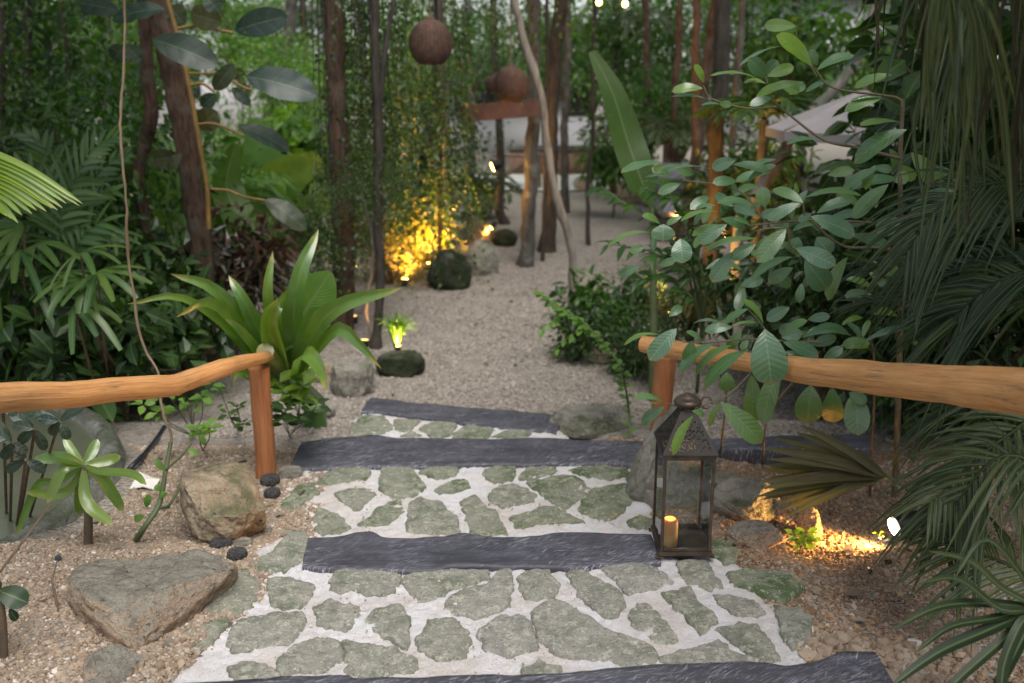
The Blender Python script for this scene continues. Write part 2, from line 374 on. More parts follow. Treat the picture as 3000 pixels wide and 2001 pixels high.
soil = t.math('MULTIPLY', t.ramp(t.noise(p, 1.2, 4), .4, .6), t.ramp(t.math('ABSOLUTE', t.math('SUBTRACT', yy[0], .2)), 2.6, 3.6))
col = t.mix(soil, col, (.05, .036, .024))
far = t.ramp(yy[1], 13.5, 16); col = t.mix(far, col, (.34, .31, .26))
dist = t.math('ADD', t.math('SUBTRACT', 1.0, vo.outputs['Distance']), t.math('MULTIPLY', t.noise(p, 26, 5, .7), 1.6))
M['gravel'] = t.done(t.pbsdf(col, .95, t.bump(dist, 1.0, .014), Specular_IOR_Level=.15))
tag(gm.obj('ground', M['gravel']), 'beige gravel garden ground with path winding away between the plants', None, None, 'structure')

# --- loose gravel, as geometry, where single stones can be made out
t = NT('pebble_stone'); vec, x = t.attr()
col = t.mix(x[2], (.20, .145, .102), (.42, .33, .245)); col = t.mix(t.ramp(x[2], .93, 1.0), col, (.13, .085, .06)); col = t.mix(t.ramp(x[2], .12, .0), col, (.66, .60, .53))
M['pebble'] = t.done(t.pbsdf(col, .9, t.bump(t.noise(t.pos(), 300, 3), .4, .001), Specular_IOR_Level=.2))
t = NT('shade_brown_pebble'); vec, x = t.attr()  # brown tones put the right bed's shade into the pebble colour
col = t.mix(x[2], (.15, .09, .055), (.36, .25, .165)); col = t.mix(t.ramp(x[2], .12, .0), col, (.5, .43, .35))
M['pebble_shade'] = t.done(t.pbsdf(col, .9, None, Specular_IOR_Level=.2))
t = NT('path_pebble_stone'); vec, x = t.attr()
col = t.mix(x[2], (.20, .172, .145), (.43, .385, .335)); col = t.mix(t.ramp(x[2], .9, 1.0), col, (.15, .12, .09))
M['pebble_path'] = t.done(t.pbsdf(col, .9, None, Specular_IOR_Level=.2))
ico = bmesh.new(); bmesh.ops.create_icosphere(ico, subdivisions=1, radius=1)
IV = np.array([q.co[:] for q in ico.verts]); IT = np.array([[q.index for q in f.verts] for f in ico.faces]); ico.free()
def pebbles(name, n, box, size, mat, r, ok, label, lift=.2):
    x = r.uniform(box[0], box[1], n * 3); y = r.uniform(box[2], box[3], n * 3); k = ok(x, y); x, y = x[k][:n], y[k][:n]; n = len(x)
    s = size * np.exp(r.normal(size=n) * .33); q = r.normal(size=(n, 4)); q /= np.linalg.norm(q, axis=1, keepdims=True)
    w_, a_, b_, c_ = q.T
    Rm = np.stack([np.stack([1 - 2 * (b_**2 + c_**2), 2 * (a_*b_ - c_*w_), 2 * (a_*c_ + b_*w_)], -1), np.stack([2 * (a_*b_ + c_*w_), 1 - 2 * (a_**2 + c_**2), 2 * (b_*c_ - a_*w_)], -1), np.stack([2 * (a_*c_ - b_*w_), 2 * (b_*c_ + a_*w_), 1 - 2 * (a_**2 + b_**2)], -1)], 1)
    var = IV[None] * (1 + r.normal(size=(n, len(IV), 1)) * .16) * r.uniform(.65, 1.15, (n, 1, 3))
    P = np.einsum('nij,nkj->nki', Rm, var) * s[:, None, None]; P[..., 2] *= .8
    P += np.stack([x, y, gz(x, y) + s * lift], -1)[:, None]
    tint = r.random(n); L = np.zeros(P.shape); L[..., 2] = tint[:, None]
    mb = MB(); mb.add(P, None, (IT[None] + (np.arange(n) * len(IV))[:, None, None]).reshape(-1, 3), L)
    return tag(mb.obj(name, mat, smooth=False), label, None, None, 'stuff')
def bed(x, y):
    xl, xr = path_edges(y); d = pond_d(x, y)
    return ((x < xl + .03) | (x > xr - .03)) & (d > POND[2] + .16)
pr = np.random.default_rng(3)
pebbles('gravel', 46000, (-1.95, -.6, 1.75, 4.3), .0050, M['pebble'], pr, lambda x, y: bed(x, y) & (x < 0) & (x > -.53 * y - .25), 'pinkish beige gravel covering the bed beside the pond')
pebbles('gravel', 38000, (.4, 2.1, 1.9, 4.5), .0056, M['pebble_shade'], pr, lambda x, y: bed(x, y) & (x > 0) & (x < .53 * y + .2), 'gravel with painted brown shade in the bed lit by the spotlight')
pebbles('gravel', 900, (.7, 1.5, 1.9, 2.45), .0135, M['pebble'], pr, lambda x, y: bed(x, y) & (x > 0) & (x < .53 * y), 'coarse pale gravel stones beside the nearest board', .3)
pebbles('gravel', 80000, (-1.6, 2.6, 4.5, 11), .0068, M['pebble_path'], pr, lambda x, y: (pr.random(len(x)) < np.clip((11 - y) / 4, 0, 1)) & ((y > 5.02) | (np.abs(x) > .75)), 'pale beige gravel covering the winding path')

# --- white mortar treads with flagstones set in them
def inpoly(x, y, P):
    c = np.zeros(x.shape, bool); n = len(P)
    for k in range(n):
        (x0, y0), (x1, y1) = P[k][:2], P[k - 1][:2]
        if y0 == y1: continue
        h = ((y0 > y) != (y1 > y)) & (x < (x1 - x0) * (y - y0) / (y1 - y0) + x0); c ^= h
    return c
def polydist(x, y, P):
    d = np.full(x.shape, 9.0)
    for k in range(len(P)):
        a = np.array(P[k][:2]); b = np.array(P[k - 1][:2]); e = b - a
        s = np.clip(((x - a[0]) * e[0] + (y - a[1]) * e[1]) / max(e @ e, 1e-9), 0, 1)
        d = np.minimum(d, np.hypot(x - a[0] - s * e[0], y - a[1] - s * e[1]))
    return d
t = NT('white_mortar'); p = t.pos(); n1 = t.noise(p, 6, 5, .65); n2 = t.noise(p, 110, 5, .75); n3 = t.noise(p, 420, 2)
col = t.mix(t.ramp(n1, .42, .7), (.82, .80, .81), (.68, .61, .55)); col = t.mix(t.math('MULTIPLY', t.ramp(t.noise(p, 2.2, 5, .6), .52, .7), .4), col, (.58, .49, .41)); col = t.mix(t.ramp(n2, .60, .68), col, (.40, .34, .29))
M['mortar'] = t.done(t.pbsdf(col, .95, t.bump(n3, .9, .003, t.bump(n2, 1.0, .009)), Specular_IOR_Level=.15))
t = NT('green_flagstone'); p = t.pos(); vec, x = t.attr(); n1 = t.noise(p, 7, 6, .65); n2 = t.noise(p, 30, 6, .7); n3 = t.noise(p, 130, 4, .75)
col = t.mix(x[2], (.37, .355, .31), (.245, .26, .185)); n0 = t.noise(p, 14, 6, .7)
col = t.mix(t.ramp(n0, .42, .62), col, t.mix(x[2], (.265, .262, .23), (.17, .19, .125)))
col = t.mix(t.math('MULTIPLY', t.ramp(n1, .5, .62), t.math('ADD', .1, t.math('MULTIPLY', x[2], .9))), col, (.095, .135, .058))
col = t.mix(t.math('MULTIPLY', t.ramp(n2, .53, .60), .8), col, t.mix(x[2], (.50, .475, .40), (.33, .36, .24)))
col = t.mix(t.math('MULTIPLY', t.ramp(n3, .55, .62), .7), col, (.11, .115, .085)); col = t.mix(t.math('MULTIPLY', t.ramp(t.noise(p, 75, 5, .8), .58, .63), .75), col, (.66, .62, .56))
M['flag'] = t.done(t.pbsdf(col, .92, t.bump(n3, 1.0, .004, t.bump(n2, 1.0, .014)), Specular_IOR_Level=.2))

def mortar(name, px, z, label, res=.009):
    P = [G(q, z) for q in px]; A = np.array(P); x0, y0 = A[:, :2].min(0) - .1; x1, y1 = A[:, :2].max(0) + .1
    gx, gy = np.arange(x0, x1, res), np.arange(y0, y1, res); X, Y = np.meshgrid(gx, gy, indexing='ij')
    s = np.where(inpoly(X, Y, P), 1, -1) * polydist(X, Y, P) + .035 * fbm(np.stack([X * 9, Y * 9, 0 * X + 2], -1), 4)
    N3 = np.stack([X, Y, 0 * X], -1)
    Z = z - .003 + .005 * fbm(N3 * 9, 3) + .0045 * fbm(N3 * 55, 3, .7) - .07 * sstep(.03, -.06, s)
    ok = s > -.07; i, j = np.meshgrid(np.arange(len(gx) - 1), np.arange(len(gy) - 1), indexing='ij')
    f = ok[:-1, :-1] & ok[1:, :-1] & ok[1:, 1:] & ok[:-1, 1:]; a = (i * len(gy) + j)[f]
    used = np.zeros(X.size, bool); q = np.stack([a, a + len(gy), a + len(gy) + 1, a + 1], -1); used[q.ravel()] = True
    mp = np.cumsum(used) - 1; mb = MB(); mb.add(np.stack([X, Y, Z], -1).reshape(-1, 3)[used], mp[q])
    return tag(mb.obj(name, M['mortar']), label, None, None, 'structure')
def flagstone(parent, px, z, moss, k, label=None):
    P = np.array([G(q, z) for q in px])[:, :2]; c = P.mean(0)
    n = 84; d = np.r_[0, np.cumsum(np.linalg.norm(np.diff(np.vstack([P, P[:1]]), axis=0), axis=1))]; s = np.linspace(0, d[-1], n, endpoint=False)
    Q = np.stack([np.interp(s, d, np.r_[P[:, 0], P[0, 0]]), np.interp(s, d, np.r_[P[:, 1], P[0, 1]])], -1)
    Q = c + ((Q * 2 + np.roll(Q, 1, 0) + np.roll(Q, -1, 0)) / 4 - c) * 1.11
    rr = [1.05, 1.02, .985, .93, .84, .7, .5, .25]; hh = [-.02, -.004, .0045, .0065, .007, .007, .007, .007]; V = []
    dirs = nrm(Q - c)
    for f, h in zip(rr, hh):
        W = c + (Q - c) * f
        W = W + dirs * (.0085 * fbm(np.c_[Q * 30, np.full(n, k)], 4, .65))[:, None] * min(1, f * 1.2)
        N3 = np.c_[W, np.full(n, k * 1.7)]
        V.append(np.c_[W, z + h + .006 * fbm(N3 * 11, 3) + .004 * np.abs(fbm(N3 * 34, 3)) - .001])
    V = np.vstack(V + [[[c[0], c[1], z + .007 + .005 * float(fbm(np.array([c[0] * 11, c[1] * 11, k * 18.7]), 3))]]])
    q = [[a * n + b, a * n + (b + 1) % n, (a + 1) * n + (b + 1) % n, (a + 1) * n + b] for a in range(len(rr) - 1) for b in range(n)]
    m_ = (len(rr) - 1) * n; tr = [[m_ + b, m_ + (b + 1) % n, len(V) - 1] for b in range(n)]
    if np.sum(P[:, 0] * np.roll(P[:, 1], -1) - P[:, 1] * np.roll(P[:, 0], -1)) < 0: q = [f[::-1] for f in q]; tr = [f[::-1] for f in tr]
    L = np.zeros((len(V), 3)); L[:, 2] = moss; mb = MB(); mb.add(V, q, tr, L)
    o = mb.obj('flagstone', M['flag'], parent)
    if label: o['label'] = label
    return o
def cv(f, *pts): return [f(*p) for p in pts]
T0 = mortar('path', [v(640, 1230), v(720, 1240), v(1500, 1235), v(1560, 1270), v(1640, 1240), v(1700, 1300), v(1790, 1390), v(1850, 1450), v(1890, 1560), v(1900, 1620), v(330, 1630), v(380, 1540), v(430, 1440), v(530, 1350), v(575, 1270)], Z0, 'nearest paved tread of grey green flagstones in white mortar')
T1 = mortar('path', [v(660, 1060), v(1480, 1062), v(1500, 1110), v(1500, 1180), v(1540, 1300), v(560, 1320), v(590, 1240), v(625, 1170)], Z1, 'middle paved tread of mossy flagstones in white mortar')
T2 = mortar('path', [v(830, 945), v(1000, 962), v(1290, 985), v(1300, 1030), v(720, 1040), v(790, 1000)], Z2, 'farthest paved tread of green flagstones in beige mortar')
F0 = [
 (c8, .45, [(-60,900),(0,850),(150,832),(320,840),(380,880),(310,970),(210,985),(60,955),(-40,960)]),
 (c8, .5, [(415,905),(500,850),(700,838),(945,845),(955,880),(760,940),(690,965),(660,1010),(545,1040),(450,960)]),
 (c8, .1, [(690,1040),(760,980),(960,920),(1030,840),(1095,835),(1110,900),(1085,1060),(960,1105),(860,1130),(700,1085)]),
 (c8, .4, [(1170,870),(1200,845),(1365,838),(1375,885),(1420,940),(1385,1000),(1215,1005),(1170,945)]),
 (c8, .35, [(1480,860),(1520,822),(1580,830),(1700,920),(1840,990),(1800,1130),(1720,1125),(1560,990),(1520,910)]),
 (c8, .05, [(1715,825),(1790,800),(1980,805),(2090,850),(2165,915),(2100,935),(1990,960),(1870,970),(1820,900)]),
 (c8, .4, [(1900,1130),(1950,1050),(2010,1050),(2090,1130),(2190,1270),(2080,1305),(1910,1200)]),
 (c9, .55, [(0,960),(50,950),(110,1050),(215,1150),(100,1220),(40,1160),(-60,1050),(-130,985)]),
 (c8, .25, [(1280,1130),(1400,1035),(1500,1070),(1760,1235),(1900,1280),(2030,1340),(2020,1410),(1830,1450),(1740,1400),(1470,1385),(1330,1270)]),
 (c8, 0, [(900,1230),(1050,1150),(1180,1135),(1240,1195),(1275,1340),(1090,1395),(970,1340)]),
 (c8, .5, [(500,1275),(580,1170),(680,1140),(770,1180),(840,1310),(800,1385),(640,1425),(530,1370)]),
 (c8, .35, [(160,1165),(230,1085),(380,1060),(440,1150),(435,1290),(410,1325),(280,1260)]),
 (c8, .4, [(35,1310),(60,1295),(330,1340),(480,1430),(460,1500),(60,1530)]),
 (c8, .35, [(-170,1090),(-60,1035),(120,1075),(90,1170),(20,1225),(-130,1190)]),
 (c8, .3, [(1175,1495),(1300,1440),(1440,1480),(1400,1560),(1240,1560)]),
 (c9, .15, [(0,1350),(230,1300),(300,1370),(440,1410),(200,1440),(-150,1425)]),
 (c7, .75, [(1685,800),(1830,670),(1920,575),(2015,610),(2010,690),(1960,780),(1860,825),(1740,830)]),
 (c7, .85, [(1335,1070),(1440,960),(1540,850),(1610,835),(1680,930),(1655,1040),(1560,1110),(1480,1120)]),
 (c7, .5, [(1755,895),(1900,885),(2045,940),(2030,1010),(1960,1080),(1790,1050),(1760,950)]),
 (c7, .35, [(1500,1270),(1590,1160),(1760,1125),(1960,1120),(1970,1210),(1880,1310),(1650,1345),(1530,1350)]),
 (c7, .8, [(1165,1320),(1250,1230),(1440,1165),(1490,1190),(1370,1310),(1260,1370),(1160,1390)]),
 (c7, .4, [(1820,1430),(1960,1320),(2120,1275),(2237,1310),(2235,1400),(2120,1480),(1870,1500)]),
 (c7, .3, [(1500,1480),(1600,1430),(1730,1450),(1810,1510),(1700,1560),(1540,1555)]),
 (c9, .6, [(-20,800),(80,780),(160,800),(250,930),(190,965),(90,940),(0,880)]),
 (c9, 1.0, [(320,860),(420,830),(720,850),(780,920),(650,1010),(480,960),(340,930)]),
 (c9, .2, [(215,1010),(290,1000),(450,1040),(530,1110),(470,1130),(340,1120),(260,1070)]),
 (c9, .6, [(250,1230),(380,1180),(480,1185),(560,1290),(620,1400),(470,1415),(330,1300)]),
 (c9, .55, [(615,1095),(740,1085),(840,1150),(820,1260),(720,1335),(650,1240)]),
 (c9, 1.0, [(190,640),(250,620),(360,700),(330,770),(280,780),(190,720)])]
F1 = [
 (c8, .75, [(-147,255),(-60,180),(60,155),(190,185),(140,250),(-20,262)]), (c8, .6, [(250,250),(285,150),(440,150),(470,190),(535,280),(470,340),(335,355),(255,300)]),
 (c8, .85, [(525,195),(600,165),(755,165),(750,215),(640,222)]), (c8, .7, [(930,190),(1010,155),(1135,155),(1115,230),(1010,255),(960,235)]),
 (c8, .8, [(1170,215),(1240,160),(1395,158),(1400,190),(1280,230),(1190,230)]), (c8, .9, [(1500,180),(1600,155),(1860,160),(1870,200),(1740,240),(1620,215)]),
 (c8, .85, [(610,310),(740,250),(800,240),(850,285),(790,310),(650,330)]), (c8, .45, [(975,340),(1050,285),(1130,270),(1270,340),(1220,385),(1060,420),(990,385)]),
 (c8, .8, [(1245,255),(1470,215),(1540,240),(1620,300),(1460,430),(1400,390),(1260,290)]), (c8, 1.0, [(1565,440),(1640,310),(1890,280),(1920,350),(1840,440),(1740,510),(1670,480)]),
 (c8, .7, [(130,520),(240,430),(380,365),(395,460),(300,530),(180,540)]), (c8, .35, [(440,570),(460,400),(500,365),(640,385),(750,500),(755,585)]),
 (c8, .55, [(785,380),(880,350),(960,430),(1010,450),(1075,580),(850,580),(830,480)]), (c8, .85, [(1125,490),(1340,410),(1420,440),(1570,515),(1300,520),(1160,555)]),
 (c8, .9, [(1880,520),(1960,470),(2040,500),(2040,555),(1900,550)]), (c8, .5, [(-30,330),(60,300),(190,300),(215,340),(100,430),(20,390)]),
 (c7, .9, [(1850,400),(1950,290),(2050,270),(2075,330),(1910,440)]), (c8, .6, [(-190,490),(-130,435),(0,490),(50,550),(-10,580),(-160,585)]),
 (c8, 1.0, [(1870,230),(1930,190),(1990,290),(1960,300)])]
F2 = [
 (c5, .6, [(60,1390),(90,1330),(130,1280),(270,1280),(330,1350),(250,1400)]), (c5, .65, [(345,1340),(350,1300),(510,1310),(450,1370),(360,1370)]),
 (c5, .7, [(510,1355),(620,1320),(750,1320),(720,1400),(600,1415)]), (c5, .6, [(740,1390),(830,1330),(980,1370),(960,1425),(740,1425)]),
 (c5, .6, [(990,1415),(1110,1360),(1240,1380),(1200,1425)]), (c5, .6, [(390,1410),(460,1385),(530,1412)])]
SPECIAL = {(0, 9): 'palest grey flagstone', (0, 8): 'largest flagstone, long and pitted', (0, 24): 'mossy green flagstone at the lit edge', (1, 9): 'darkest mossy flagstone'}
kk = 0
for ti, (root, z, FF) in enumerate(((T0, Z0, F0), (T1, Z1, F1), (T2, Z2, F2))):
    for fi, (f, moss, pts) in enumerate(FF):
        kk += 1; flagstone(root, cv(f, *pts), z, moss * (.6 if ti == 0 and moss < .9 else 1), kk * .37, SPECIAL.get((ti, fi)))

# --- charcoal boards
t = NT('charcoal_board'); p = t.pos(); n1 = t.noise(t.mapv(p, (1.3, 7, 7)), 3, 6, .65); n2 = t.noise(p, 40, 4, .7)
col = t.mix(t.ramp(n1, .3, .72), (.03, .03, .038), (.085, .085, .102))
sc = 0
for k, (ang, s0, th) in enumerate(((38, 26, .655), (24, 34, .66), (8, 22, .665), (62, 18, .70))):
    mp_ = t.n('Mapping', {'Vector': p, 'Scale': (1.0, 1 / 22, 1.0), 'Rotation': (0, 0, R(ang))}, vector_type='TEXTURE').outputs[0]
    s_ = t.ramp(t.noise(mp_, s0 * .85, 3, .5), th - .05, th - .01)
    s_ = t.math('MULTIPLY', s_, t.ramp(t.noise(p, 2.1 + k, 3), .44, .58)); sc = s_ if k == 0 else t.math('MAXIMUM', sc, s_)
col = t.mix(t.math('MULTIPLY', sc, .85), col, (.40, .40, .45))
M['board'] = t.done(t.pbsdf(col, .55, t.bump(n2, .2, .003, t.bump(n1, .5, .008)), Specular_IOR_Level=.45))
def plank(name, far, near, z, thick, label, seed):
    n, m = 150, 16
    A = smooth_path([G(q, z) for q in far], n); B = smooth_path([G(q, z) for q in near], n)
    A[:, :2] += np.c_[np.zeros(n), .004 * fbm(np.c_[A[:, :2] * 14, np.full(n, seed)], 3)]
    B[:, :2] += np.c_[np.zeros(n), .006 * fbm(np.c_[B[:, :2] * 14, np.full(n, seed + 5.)], 3)]
    B[:, 0] += .006 * np.sin(np.arange(n)) * 0
    rows = []; sv = [(0, -thick), (0, -.010), (.012, -.001)] + [(k, 0) for k in np.linspace(.06, .94, m)] + [(.988, -.001), (1, -.010), (1, -thick)]
    for s, h in sv:
        W = A + (B - A) * s; N3 = np.c_[W[:, :2], np.full(n, seed)]
        W[:, 2] = z + h + (.0035 * fbm(N3 * np.array([5, 22, 1]), 3) + .002 * fbm(N3 * np.array([14, 50, 1]), 2) if h > -.02 else 0)
        rows.append(W)
    V = np.array(rows); i, j = np.meshgrid(np.arange(len(sv) - 1), np.arange(n - 1), indexing='ij'); a = i * n + j
    mb = MB(); mb.add(V, np.stack([a, a + n, a + n + 1, a + 1], -1).reshape(-1, 4))
    for e in (0, n - 1):
        k = len(sv); f = [[q, q + 1, k - 2 - q, k - 1 - q] for q in range(k // 2 - 1)]
        mb.add(V[:, e], [g[::-1] for g in f] if e == 0 else f)
    return tag(mb.obj(name, M['board'], origin=V.mean((0, 1))), label, 'board')
plank('step_board', cv(c7, (800,1590), (1640,1540), (2237,1510)) + cv(c8, (120,1530), (600,1515), (1000,1500), (1440,1495), (1700,1480), (2000,1440)) + cv(c9, (0,1432), (430,1408), (680,1435), (900,1400), (1050,1355), (1262,1360)),
      cv(c7, (560,2100), (2000,2080)) + cv(c8, (600,2080), (1500,2080)) + cv(c9, (0,2060), (800,2040), (1650,2030)), ZB1, .14, 'nearest charcoal step board along the bottom of the picture', 1.)
plank('step_board', cv(c7, (2022,612)) + cv(c8, (0,600), (100,578), (200,572), (290,607), (450,610), (650,600), (780,588), (900,595), (1080,608), (1250,603), (1450,578), (1700,580), (2030,590)),
      cv(c7, (1980,805)) + cv(c8, (0,822), (300,825), (600,828), (750,802), (1000,800), (1300,805), (1580,815), (1700,792), (2095,765)), Z0 + .012, .10, 'scratched charcoal step board that the lantern stands on', 2.)
plank('step_board', cv(c5, (-260,1440), (0,1410), (230,1395), (400,1415), (900,1418), (1350,1415), (1600,1430), (1990,1438)),
      cv(c8, (-345,160), (0,152), (300,147), (700,150), (850,137), (1200,132), (1500,132), (1800,127), (1940,138)), Z1 + .012, .10, 'wide charcoal step board between the two handrail posts', 3.)
plank('step_board', cv(c6, (100,1425), (220,1420), (500,1405), (900,1395), (1260,1390)), cv(c6, (100,1496), (240,1492), (600,1486), (1000,1478), (1250,1480)), Z1 + .015, .12, 'short charcoal step board running behind the lantern under the shrub', 4.)
plank('step_board', cv(c5, (195,1150), (500,1185), (900,1220), (1300,1255), (1460,1270)), cv(c5, (130,1240), (300,1255), (600,1290), (900,1330), (1200,1360), (1410,1375)), Z2 + .012, .10, 'slanting charcoal step board at the edge of the gravel path', 5.)

# ================================================================== rocks
def rock(name, label, c, size, rz=0, seed=0, cuts=(), mat='rock', sub=5, rough=.10, rf=1.6, pit=0.0):
    bm = bmesh.new(); bmesh.ops.create_icosphere(bm, subdivisions=sub, radius=1)
    V = np.array([q.co[:] for q in bm.verts]); F = np.array([[q.index for q in f.verts] for f in bm.faces]); bm.free()
    V = V * (1 + rough * 1.2 * fbm(V * .9 + seed * 7.3, 2)[:, None])
    for (nx, ny, nz, d) in cuts:
        nn = nrm(np.array([nx, ny, nz])); e = V @ nn - d; V = V - np.maximum(e, 0)[:, None] * nn * .96
    N = nrm(V); V = V + N * (rough * .55 * fbm(V * rf * 2.2 + seed, 4))[:, None] - N * (.022 * (1 - np.abs(fbm(V * 3.3 + seed * 3, 3))) ** 6)[:, None] + N * (.012 * np.abs(fbm(V * 9 + seed, 3)))[:, None] + N * (rough * .12 * fbm(V * 13 + seed, 3))[:, None]
    if pit: V = V - N * (pit * np.maximum(0, fbm(V * 5 + seed * 2, 3) - .15))[:, None]
    V = V * np.asarray(size); a = R(rz); V = np.c_[V[:, 0] * math.cos(a) - V[:, 1] * math.sin(a), V[:, 0] * math.sin(a) + V[:, 1] * math.cos(a), V[:, 2]]
    mb = MB(); mb.add(V + np.asarray(c), None, F); return tag(mb.obj(name, M[mat], smooth=sub < 6, origin=np.asarray(c)), label, 'rock')
M['rock'] = rockmat('pale_boulder', (.46, .37, .26), (.33, .25, .165), (.17, .18, .10), .45, (.10, .075, .05), 1.5)
M['rock_tan'] = rockmat('tan_boulder', (.50, .385, .275), (.38, .27, .185), (.27, .265, .225), .95, (.16, .105, .065), 1.4)
M['rock_grey'] = rockmat('grey_boulder', (.36, .33, .28), (.23, .22, .185), (.10, .12, .06), .5)
M['rock_moss'] = rockmat('mossy_boulder', (.12, .115, .10), (.06, .06, .05), (.026, .042, .014), .72, (.03, .03, .025), 1.6, False)
M['rock_dark'] = rockmat('dark_stone', (.10, .095, .10), (.06, .058, .062), None, 0, (.03, .03, .03), 3)
def rk(name, label, bx, by, wpx, hpx, depth=1.0, z=None, **k):      # by view pixels: base centre, width, height
    b = on_ground(v(bx, by)); tt = math.hypot(b[1], b[2] - CZ) if False else b[1] / ray(*v(bx, by))[1]
    s = tt / FPX * 1.2761; w, h = wpx * s / 2, hpx * s / 2
    return rock(name, label, (b[0], b[1] + w * depth * .8, b[2] + h * .75), (w, w * depth, h * 1.25), **{'sub': 6 if b[1] < 4.8 else 5, **k})
# the angular block under the left post
def hull_rock(label, pts, mat, seed, amp=.006, cuts=5, notch=None):
    bm = bmesh.new(); vs_ = [bm.verts.new([float(c) for c in q]) for q in pts]; r_ = bmesh.ops.convex_hull(bm, input=vs_)
    bmesh.ops.delete(bm, geom=[q for q in bm.verts if not q.link_faces], context='VERTS')
    for k in range(cuts):
        E = [e for e in bm.edges if e.calc_length() > .009]
        if not E or len(bm.faces) > 60000: break
        bmesh.ops.subdivide_edges(bm, edges=E, cuts=1); bmesh.ops.triangulate(bm, faces=[f for f in bm.faces if len(f.verts) > 3])
        if k == 1: bmesh.ops.smooth_vert(bm, verts=bm.verts[:], factor=.35, use_axis_x=True, use_axis_y=True, use_axis_z=True)
    bm.normal_update(); V = np.array([q.co[:] for q in bm.verts]); N = np.array([q.normal[:] for q in bm.verts]); F = np.array([[q.index for q in f.verts] for f in (bm.verts.index_update(), bm.faces)[1]]); bm.free()
    V = V + N * (amp * (1.6 * fbm(V * 9 + seed, 3) + 1.0 * fbm(V * 30 + seed, 3, .6)) - amp * 2.2 * (1 - np.abs(fbm(V * 8 + seed * 3, 3))) ** 8)[:, None]
    if notch is not None:
        for q, r0 in notch: d = np.linalg.norm(V - q, axis=1); V = V - N * (r0 * .6 * np.exp(-(d / r0) ** 2))[:, None]
    mb = MB(); mb.add(V, None, F); return tag(mb.obj('boulder', M[mat], origin=V.mean(0)), label, 'rock')
P7 = lambda L: [D(c7(x, y), d) for x, y, d in L]
hull_rock('angular two-tone boulder at the foot of the left post', P7([(1300,640,3.02),(1490,625,3.0),(1730,520,3.13),(1185,250,3.06),(1345,505,2.98),(1590,462,3.02),(1748,435,3.12),(1182,185,3.2),(1330,150,3.32),(1590,112,3.36),(1662,165,3.33),(1560,270,3.13),(1200,430,3.06),(1215,470,3.3),(1690,480,3.4)]) + [on_ground(c7(*q)) + np.array([0, dy, -.06]) for q, dy in (((1300,640), .02), ((1490,630), .02), ((1735,530), .02), ((1230,560), .15))], 'rock', 3., .005, 6)
GT = lambda L, z: [G(c7(*q), z) for q in L]
hull_rock('long flat-topped boulder with a pitted side beside the steps', GT([(430,880),(560,765),(900,725),(1300,682),(1520,745),(1556,800)], .10) + GT([(560,1010),(800,1020),(1000,965),(1160,915)], .125) + GT([(430,1060),(600,1230),(720,1330),(900,1400),(1120,1190),(1270,1050),(1500,880),(1560,830)], .0) + [q + np.array([.0, .16, -.2]) for q in GT([(600,1200),(900,1350),(1270,1020),(1540,820)], .0)], 'rock_tan', 8., .0045, 7, [(G(c7(1180, 1010), .05), .03)])
rock('boulder', 'rough low lump of rock at the bottom left corner', on_ground(v(262, 1560)) + np.array([-.01, .03, -.03]), (.075, .085, .10), 30, 13, [(.2, -.3, .9, .6), (.7, -.7, .2, .7)], 'rock_tan', 5, .10, 2.4, .14)
rock('boulder', 'pale upright boulder directly behind the lantern', on_ground(v(1555, 1190)) + np.array([.0, .20, .11]), (.165, .13, .24), -10, 21, [(-.75, -.2, .6, .55), (.3, -.9, .3, .6), (.8, .1, .5, .68), (0, -.4, .9, .78)], 'rock_grey', 5, .10)
rk('boulder', 'broad grey green boulder at the right end of the slanting board', 1358, 1005, 185, 62, .7, seed=31, cuts=[(0, -.3, .95, .6), (-.6, -.6, .3, .75), (.5, -.7, .4, .7)], mat='rock_grey')
rk('boulder', 'dark mossy boulder standing on the gravel path', 1035, 668, 100, 92, .9, seed=41, cuts=[(.5, -.7, .2, .72), (-.5, -.6, .45, .75), (.1, 0, 1, .85)], mat='rock_moss')
rk('boulder', 'pale rounded boulder behind the dark mossy one', 1105, 634, 84, 82, .9, seed=43, cuts=[(0, -.8, .4, .8)], mat='rock_grey')
rk('boulder', 'low dark boulder below the small glowing lamp', 1158, 566, 62, 38, .9, seed=47, mat='rock_moss')
rk('boulder', 'weathered tan boulder beside the glowing lamp', 1096, 560, 60, 62, .8, seed=48, mat='rock')
rk('boulder', 'block-shaped boulder behind the left post and lily', 805, 915, 112, 92, .8, seed=51, cuts=[(0, -.15, 1, .62), (.2, -1, 0, .7), (.95, -.1, .1, .76), (-.9, -.3, .1, .8)], mat='rock_grey')
rk('boulder', 'low pale boulder left of the block-shaped one', 735, 880, 70, 44, .8, seed=85, cuts=[(0, -.2, 1, .6), (.5, -.8, .2, .7)], mat='rock')
rk('boulder', 'small grey boulder between lily and block-shaped boulder', 742, 962, 54, 36, .8, seed=87, cuts=[(.2, -.3, .9, .6)], mat='rock_grey')
rk('boulder', 'flat black mossy boulder under the glowing grass tuft', 915, 868, 112, 60, .75, seed=53, cuts=[(0, -.1, 1, .6), (0, -1, .1, .75)], mat='rock_moss')
rk('boulder', 'grey domed boulder to the right of the lantern', 1720, 1205, 165, 85, .8, seed=61, cuts=[(-.2, -.4, .9, .68), (.6, -.6, .4, .75)], mat='rock_grey')
rk('boulder', 'brown wedge boulder low beside the lantern', 1735, 1262, 130, 55, .6, seed=63, cuts=[(0, -.3, .95, .6), (.3, -.9, .2, .65)], mat='rock_tan')
rk('boulder', 'small upright boulder lit gold by the spotlight', 1862, 1238, 62, 74, .7, seed=67, cuts=[(-.3, -.6, .7, .7), (.8, 0, .3, .7)], mat='rock')
